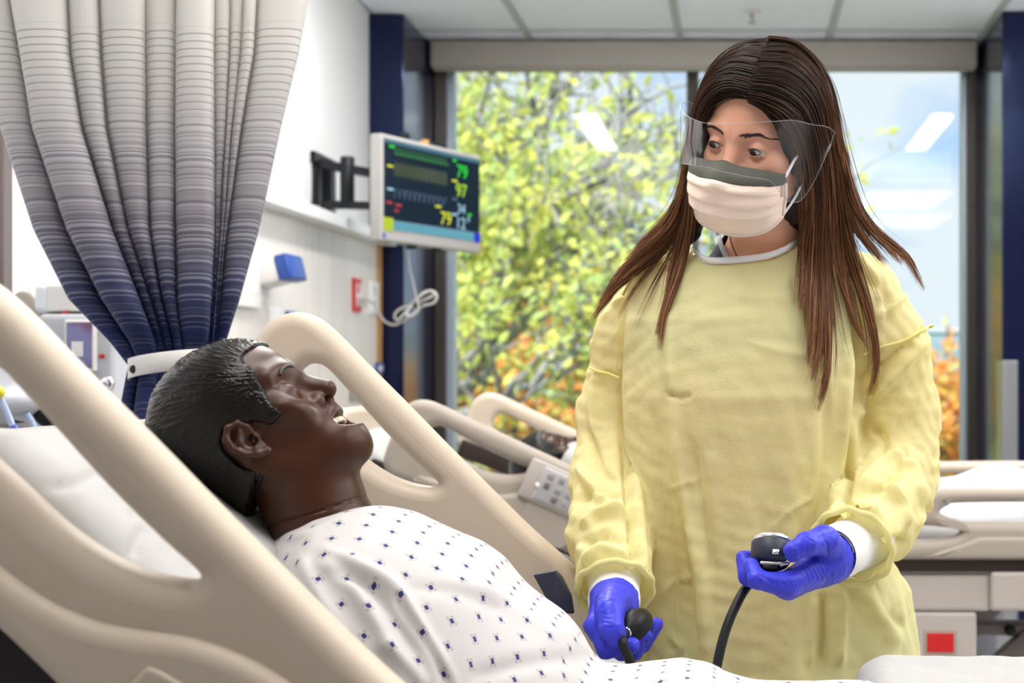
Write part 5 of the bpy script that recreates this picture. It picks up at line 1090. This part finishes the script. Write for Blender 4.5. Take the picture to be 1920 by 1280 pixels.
for ii in (0, -1): obj('visor_rim', *tube(NF.wor(Pv[ii]*HS), .00028, 5), ve, visor)
lp = mat('white_elastic', (.82, .80, .80), .7)
for s in (1, -1):
    P = np.array([msurf(s*.98, .06), (.028, s*.070, -.012), (.010, s*.0745, .010), (-.010, s*.074, .020), (-.024, s*.072, .012)]); obj('ear_loop', *tube(NF.wor(crom(P, 6)*HS), .0020, 8), lp, mask)
    P = np.array([msurf(s*.985, .97), (.016, s*.068, -.066), (-.006, s*.070, -.040), (-.020, s*.074, -.022)]); obj('ear_loop', *tube(NF.wor(crom(P, 6)*HS), .0016, 8), lp, mask)
er = NF.wor(np.array([-.009, .078, -.032])*HS); an = np.linspace(0, 2*math.pi, 24)
obj('hoop_earring', *tube(np.array([er+.011*(math.cos(a)*NF.f+math.sin(a)*NF.u) for a in an]), .0008, 6), mat('gold', (.80, .55, .20), .2, metal=1), nz_)
# ------------------------------------------------------------------ hair
def hair_vol(P):
    q = NF.loc(P); d = ell(q, (-.012, 0, .034), (.098, .082, .086)); d = smin(d, ell(q, (.004, 0, .05), (.078, .070, .056)), .02)
    d = smin(d, ell(q, (-.045, 0, -.045), (.062, .074, .10)), .03)
    d = smax(d, -ell(q, (.108, 0, -.035), (.099, .088, .107)), .012)
    L = chain(P, [at(1330, 215, 1.83), at(1312, 300, 1.85), at(1305, 380, 1.88), at(1288, 432, 1.90), at(1270, 462, 1.90)], [.022, .020, .020, .014, .006], .02)
    Rr = chain(P, [at(1520, 210, 1.83), at(1540, 310, 1.85), at(1548, 400, 1.88), at(1560, 455, 1.90), at(1572, 480, 1.90)], [.030, .032, .033, .024, .008], .02)
    return smin(smin(d, L, .015), Rr, .02)
hv = lambda P: np.minimum(hair_vol(P), gown(P)+.001)
hm = bpy.data.materials.new('brown_hair'); hm.use_nodes = True; t = hm.node_tree; bs = t.nodes['Principled BSDF']; bs.inputs['Roughness'].default_value = .38; bs.inputs['Specular IOR Level'].default_value = .22; bs.inputs['Anisotropic'].default_value = .5
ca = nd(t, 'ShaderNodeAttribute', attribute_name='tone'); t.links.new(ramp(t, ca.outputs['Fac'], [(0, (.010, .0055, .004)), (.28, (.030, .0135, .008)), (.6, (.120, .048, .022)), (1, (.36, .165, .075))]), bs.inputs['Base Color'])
V0, Q0 = nets(hair_vol, (-.20, 1.66, 1.38), (.24, 2.0, 1.78), .004); 
qh = NF.loc(V0); V0 = V0+vnormals(V0, Q0)*(.0016*np.abs(fbm(np.stack([np.arctan2(qh[:, 1], qh[:, 0])*26, qh[:, 2]*6, qh[:, 0]*0], 1), 2)))[:, None]
def guides(L, n=34):
    out = []
    for g in L:
        P2 = resample(crom(np.array(g, float), 8), n); P, ok = hit(hv, P2, 1.45, 2.02, np.nan); D = P[:, 1].copy(); D[~ok] = np.nan
        i = np.arange(n); good = ~np.isnan(D); D = np.interp(i, i[good], D[good]); D = np.convolve(np.pad(D, 3, 'edge'), np.ones(7)/7, 'valid')
        r = np.stack([(P2[:, 0]-CX)/F, np.ones(n), -(P2[:, 1]-CY)/F], 1)*D[:, None]+[0, 0, ZC]; out.append(r)
    return out
RG = [[(1407, 189), (1432, 205), (1460, 238), (1484, 288), (1496, 350), (1502, 420), (1503, 480), (1500, 540), (1497, 575)],
      [(1408, 186), (1440, 198), (1476, 222), (1504, 268), (1516, 330), (1518, 400), (1511, 470), (1504, 540), (1499, 592)],
      [(1408, 178), (1448, 188), (1488, 212), (1514, 262), (1526, 340), (1527, 420), (1522, 500), (1520, 600), (1516, 700)],
      [(1410, 165), (1455, 172), (1502, 205), (1530, 275), (1540, 360), (1538, 440), (1538, 520), (1536, 640), (1516, 730)],
      [(1416, 145), (1468, 152), (1518, 192), (1544, 280), (1553, 375), (1550, 460), (1549, 570), (1549, 700), (1524, 792)],
      [(1420, 130), (1478, 136), (1528, 182), (1553, 280), (1563, 375), (1566, 450), (1578, 520), (1604, 610), (1636, 660)],
      [(1425, 115), (1485, 122), (1535, 176), (1560, 280), (1574, 380), (1585, 450), (1605, 520), (1634, 610), (1641, 690), (1623, 760)],
      [(1432, 98), (1490, 105), (1543, 170), (1568, 280), (1588, 380), (1610, 435), (1640, 475), (1668, 505)],
      [(1438, 84), (1496, 94), (1549, 162), (1574, 280), (1598, 380), (1632, 436), (1668, 470), (1698, 505)],
      [(1442, 74), (1500, 86), (1553, 155), (1579, 275), (1606, 380), (1640, 432), (1680, 464), (1706, 492), (1738, 560)]]
LG = [[(1404, 184), (1366, 182), (1334, 200), (1314, 235), (1304, 300), (1299, 370), (1294, 440), (1278, 510), (1248, 590), (1236, 672)],
      [(1405, 172), (1362, 164), (1326, 186), (1306, 230), (1296, 310), (1290, 390), (1278, 450), (1262, 520), (1240, 600), (1228, 645)],
      [(1408, 155), (1362, 146), (1322, 172), (1302, 225), (1291, 310), (1283, 390), (1268, 436), (1236, 474), (1190, 508), (1150, 546), (1100, 616)],
      [(1414, 130), (1368, 126), (1326, 158), (1303, 215), (1289, 300), (1279, 380), (1258, 430), (1222, 464), (1184, 492), (1150, 532), (1118, 585)],
      [(1425, 105), (1380, 104), (1334, 140), (1307, 200), (1290, 280), (1276, 365), (1252, 420), (1218, 452), (1192, 474), (1166, 502)],
      [(1440, 76), (1392, 84), (1346, 116), (1313, 175), (1293, 270), (1276, 360), (1250, 412), (1216, 444), (1194, 466), (1176, 490)]]
def strands(G, per, seed, rad=.00055, clump=.95):
    r = np.random.default_rng(seed); Vs, Ts, n = [], [], len(G[0]); tt = np.linspace(0, 1, n)
    for k in range(len(G)-1):
        for _ in range(per):
            u = r.random(); c = np.round(u) if r.random() < .85 else np.round(u*3)/3; cl = clump*np.clip((tt-.42)/.42, 0, 1)**1.2; uu = u+(c-u)*cl
            uu = np.clip(uu, 0, 1); target = np.where(np.clip((tt-.6)/.4, 0, 1) > 0, 1, 0)
            P = G[k]*(1-uu)[:, None]+G[k+1]*uu[:, None]; a = r.normal(size=3)*.0016; b = r.normal(size=3)*.0024*(1-.5*cl.max())
            P = P+a+b*(tt**1.5)[:, None]+np.stack([np.sin(tt*r.uniform(5, 14)+r.uniform(0, 6))*.0012*r.normal() for _ in range(3)], 1)*(.3+tt)[:, None]
            P[:, 1] -= .0035+abs(r.normal())*.0025+.008*np.clip((tt-.45)/.25, 0, 1)
            m = int(n*r.uniform(.90, 1.0)) if r.random() < .5 else int(n*r.uniform(.55, .85)); P = resample(P[:m], n)
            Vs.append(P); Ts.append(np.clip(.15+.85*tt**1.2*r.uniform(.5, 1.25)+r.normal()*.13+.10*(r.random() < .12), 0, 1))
    return np.array(Vs), np.array(Ts), rad
def ribbons(P, T, rad):
    """every strand a thin three-sided tube"""
    m, n = P.shape[:2]; tg = np.gradient(P, axis=1); tg /= np.linalg.norm(tg, axis=2, keepdims=True)+1e-12; up = np.array([0, -1., 0]); b = np.cross(tg, up); b /= np.linalg.norm(b, axis=2, keepdims=True)+1e-9; c = np.cross(b, tg)
    w = rad*np.clip(np.minimum(1, (1-np.linspace(0, 1, n))*5+.15), 0, 1)[None, :, None]
    V = np.stack([P+w*(b*math.cos(a)+c*math.sin(a)) for a in (0.5236, 2.618, 4.712)], 2); base = (np.arange(m)[:, None, None]*n+np.arange(n-1)[None, :, None])*3; j = np.arange(3)[None, None]; j2 = (j+1) % 3
    q = np.stack([base+j, base+j2, base+3+j2, base+3+j], -1).reshape(-1, 4); return V.reshape(-1, 3), q, np.repeat(T.reshape(-1), 3)
GR, GL = guides(RG), guides(LG)
sets = [strands(GR, 330, 1), strands(GL, 330, 2)]
# loose flyaways round the crown and at the tips
fl = strands(GR[5:], 10, 3, .0003, 0); fl2 = strands(GL[2:], 8, 4, .0003, 0)
for S in (fl, fl2): S[0][...] += np.random.default_rng(9).normal(size=(len(S[0]), 1, 3))*.006*np.linspace(.2, 1.4, S[0].shape[1])[None, :, None]
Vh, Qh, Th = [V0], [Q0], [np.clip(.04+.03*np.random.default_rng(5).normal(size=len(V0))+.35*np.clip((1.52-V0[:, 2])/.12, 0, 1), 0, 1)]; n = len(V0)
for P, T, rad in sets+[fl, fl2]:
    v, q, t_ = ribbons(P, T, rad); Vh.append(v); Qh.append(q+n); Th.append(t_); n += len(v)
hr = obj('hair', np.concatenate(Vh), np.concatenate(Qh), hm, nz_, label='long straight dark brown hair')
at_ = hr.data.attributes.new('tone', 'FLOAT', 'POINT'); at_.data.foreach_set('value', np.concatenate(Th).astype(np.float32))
# ------------------------------------------------------------------ gloved hands
gl = mat('violet_blue_nitrile', (.040, .046, .58), .40, spec=.25, bump=((170, 170, 170), .18, .0012)); 
def A(*L): return [at(*p) for p in L]
LF = [(A((1552, 1052, 1.645), (1474, 1096, 1.585), (1420, 1086, 1.572), (1409, 1060, 1.588)), [.018, .0125, .0105, .0092]),
      (A((1552, 1054, 1.655), (1476, 1100, 1.605), (1402, 1080, 1.602), (1394, 1046, 1.618)), [.018, .0125, .0105, .0090]),
      (A((1554, 1056, 1.668), (1482, 1098, 1.630), (1412, 1076, 1.636), (1404, 1046, 1.652)), [.018, .012, .0098, .0086]),
      (A((1556, 1056, 1.680), (1492, 1092, 1.655), (1438, 1078, 1.664), (1424, 1054, 1.672)), [.017, .0115, .0092, .0078])]
LT = (A((1562, 1040, 1.650), (1545, 1014, 1.615), (1512, 1020, 1.588), (1488, 1033, 1.578)), [.021, .0175, .0140, .0115])
def hand_sdf(fingers, thumb, wrist, kf=.007):
    wx = wrist[0]-wrist[1]; wx = wx/np.linalg.norm(wx); wp_ = wrist[1]+wx*wrist[4]
    def f(P):
        palm = None
        for pts, rs in fingers:
            e = cone(P, pts[0], pts[1], rs[0], rs[1]*1.1); palm = e if palm is None else smin(palm, e, .014)
        d = smin(palm, cone(P, wrist[0], wrist[1], wrist[2], wrist[3]), .016)
        fd = None
        for pts, rs in fingers:
            e = chain(P, pts[1:], rs[1:], .003); fd = e if fd is None else smin(fd, e, .0022)
        d = smin(d, fd, kf); d = smin(d, chain(P, *thumb, .004), .0035); return smax(d, (P-wp_)@wx, .0025)
    return f
lw_ = (at(1586, 1030, 1.692), at(1550, 1050, 1.650), .0345, .0262, .020)
lh = hand_sdf(LF, LT, lw_)
def glove(f, lo, hi, WR, label):
    V, Q = nets(f, lo, hi, .0018); N = vnormals(V, Q); cr_ = (1-np.abs(vnoise(V*[150, 150, 210]))*2); V = V+N*(.00045*cr_+.0010*fbm(V*70, 2))[:, None]
    V = strokes(V, N, WR); return obj('glove', V, Q, gl, nz_, label=label)
LW = [([(1500+8*k, 1060-2*k), (1512+8*k, 1074), (1515+9*k, 1092-2*k)], -.0011, 1.6) for k in range(6)]+[([(1462+7*k, 1088), (1468+7*k, 1094), (1472+7*k, 1104)], -.0009, 1.4) for k in range(5)]+[([(1508, 1004), (1530, 1018)], -.001, 2), ([(1515, 1000), (1530, 1010), (1545, 1006)], -.001, 2), ([(1540, 1000), (1550, 1020), (1552, 1045)], -.0012, 2.5), ([(1420, 1075), (1450, 1092), (1475, 1094)], -.0012, 2)]
glove(lh, at(1500, 1050, 1.62)-[.10, .10, .09], at(1500, 1050, 1.62)+[.10, .11, .09], LW, 'violet-blue glove cradling the gauge')
RF = [(A((1146, 1140, 1.655), (1119, 1174, 1.604), (1137, 1214, 1.590), (1184, 1209, 1.592)), [.018, .0125, .0118, .0098]),
      (A((1150, 1140, 1.665), (1128, 1174, 1.625), (1166, 1219, 1.612), (1206, 1192, 1.613)), [.018, .0125, .0115, .0098]),
      (A((1154, 1140, 1.675), (1136, 1172, 1.648), (1190, 1218, 1.640), (1221, 1172, 1.640)), [.018, .012, .0108, .0092]),
      (A((1158, 1140, 1.685), (1146, 1170, 1.668), (1205, 1208, 1.665), (1230, 1172, 1.662)), [.017, .0115, .0098, .0086])]
RT = (A((1150, 1126, 1.645), (1143, 1149, 1.594), (1147, 1178, 1.574), (1157, 1198, 1.576)), [.021, .0162, .0135, .0110])
rw_ = (at(1152, 1090, 1.722), at(1151, 1146, 1.660), .0345, .0262, .030); rh = hand_sdf(RF, RT, rw_)
RW = [([(1128+2*k, 1148+8*k), (1140, 1152+8*k), (1150+k, 1150+8*k)], -.0010, 1.6) for k in range(4)]+[([(1122, 1150), (1135, 1130), (1155, 1124), (1172, 1132)], -.0011, 2), ([(1130, 1190), (1128, 1175), (1130, 1160)], -.0010, 1.8), ([(1180, 1222), (1186, 1205), (1196, 1198)], -.0012, 2), ([(1208, 1218), (1212, 1200), (1215, 1185)], -.0012, 2), ([(1120, 1195), (1132, 1200), (1142, 1198)], -.0008, 1.5)]
glove(rh, at(1172, 1170, 1.64)-[.09, .10, .09], at(1172, 1170, 1.64)+[.09, .11, .09], RW, 'violet-blue glove squeezing the bulb')
# ------------------------------------------------------------------ hand-held blood pressure gauge, bulb, tubes and cuff: one instrument
gc = at(1446, 1036, 1.605); ax = np.array([.04, .56, .83]); ax /= np.linalg.norm(ax)
sg = thing('blood_pressure_gauge', gc-[0, 0, .03], 'round navy pressure gauge with chrome rim, black tubes, squeeze bulb and cuff', 'pressure gauge')
gb_ = obj('gauge_body', *lathe([(.001, -.0165), (.0165, -.0162), (.0205, -.0140), (.0228, -.0095), (.0238, -.002), (.0238, .008), (.0232, .0098), (.0215, .0102)], gc, ax, 48), mat('navy_rubber_guard', (.010, .016, .034), .5, bump=((300, 300, 300), .15, .0008)), sg)
obj('chrome_rim', *lathe([(.0215, .0095), (.0238, .0102), (.0240, .0108), (.0240, .0140), (.0232, .0147), (.0205, .0147), (.0200, .0130)], gc, ax, 48), M['chrome'], sg)
obj('dial_face', *lathe([(.001, .0125), (.0206, .0125), (.0206, .0115)], gc, ax, 40), M['white'], sg)
obj('gauge_lens', *lathe([(.001, .0148), (.012, .0146), (.0203, .0137), (.0203, .0130)], gc, ax, 40), glass, sg)
ux = np.array([1., 0, 0])-ax*ax[0]; ux /= np.linalg.norm(ux); uy = np.cross(ax, ux)
def gl_(V): return gc+V[:, :1]*ux+V[:, 1:2]*uy+V[:, 2:]*ax
for nm, lo, hi, m in (('clip_tab', (.001, -.0245, -.013), (.009, -.0215, -.0065), M['chrome']), ('clip_spring', (-.012, -.0130, -.0205), (.020, -.0105, -.0160), M['chrome']), ('valve_knob', (-.010, -.012, -.026), (.008, .008, -.016), M['black'])):
    V, Fc = box(lo, hi, .0015); obj(nm, gl_(V), Fc, m, sg)
obj('spoon_lever', *tube(crom([at(1462, 1060, 1.588), at(1472, 1056, 1.588), at(1484, 1046, 1.590), at(1490, 1040, 1.594)], 5), np.linspace(.0026, .0016, 16), 8), mat('bright_brass', (.72, .62, .42), .25, metal=1), sg)
obj('tube', *tube(crom([at(1438, 1062, 1.602), at(1424, 1082, 1.612), at(1408, 1092, 1.618), at(1392, 1112, 1.605), at(1372, 1152, 1.585), at(1358, 1190, 1.572), at(1347, 1235, 1.560), at(1340, 1275, 1.552)], 8), .0056, 14), M['rubber'], sg)
bc = at(1188, 1174, 1.612); bax = at(1172, 1192, 1.588)-at(1196, 1172, 1.622); bax /= np.linalg.norm(bax)
obj('squeeze_bulb', *lathe([(.001, -.032), (.009, -.030), (.0150, -.023), (.0180, -.012), (.0186, -.002), (.0172, .008), (.0130, .015), (.0085, .019), (.0065, .022), (.001, .0225)], bc, bax, 32), M['rubber'], sg)
obj('collar_ring', *lathe([(.0060, .0205), (.0070, .0210), (.0072, .0230), (.0060, .0236)], bc, bax, 28), M['chrome'], sg)
e0 = bc+bax*.022
obj('tube', *tube(crom([e0, e0+bax*.010, at(1168, 1203, 1.566), at(1171, 1216, 1.564), at(1179, 1234, 1.566), at(1190, 1262, 1.575)], 7), .0056, 14), M['rubber'], sg)
cf = np.array([at(1000, 1078, 1.68), at(1040, 1071, 1.69), at(1052, 1082, 1.70), at(1070, 1118, 1.70), at(1075, 1150, 1.70), at(1040, 1150, 1.68)]); Vc = np.concatenate([cf, cf+[0, .012, 0]]); n = len(cf)
obj('arm_cuff', Vc, [list(range(n)), list(range(n, 2*n))[::-1]]+[[i, i+n, (i+1) % n+n, (i+1) % n] for i in range(n)], mat('navy_cuff', (.008, .010, .028), .6), sg, smooth=False, label='navy cuff beside the manikin\'s far arm')
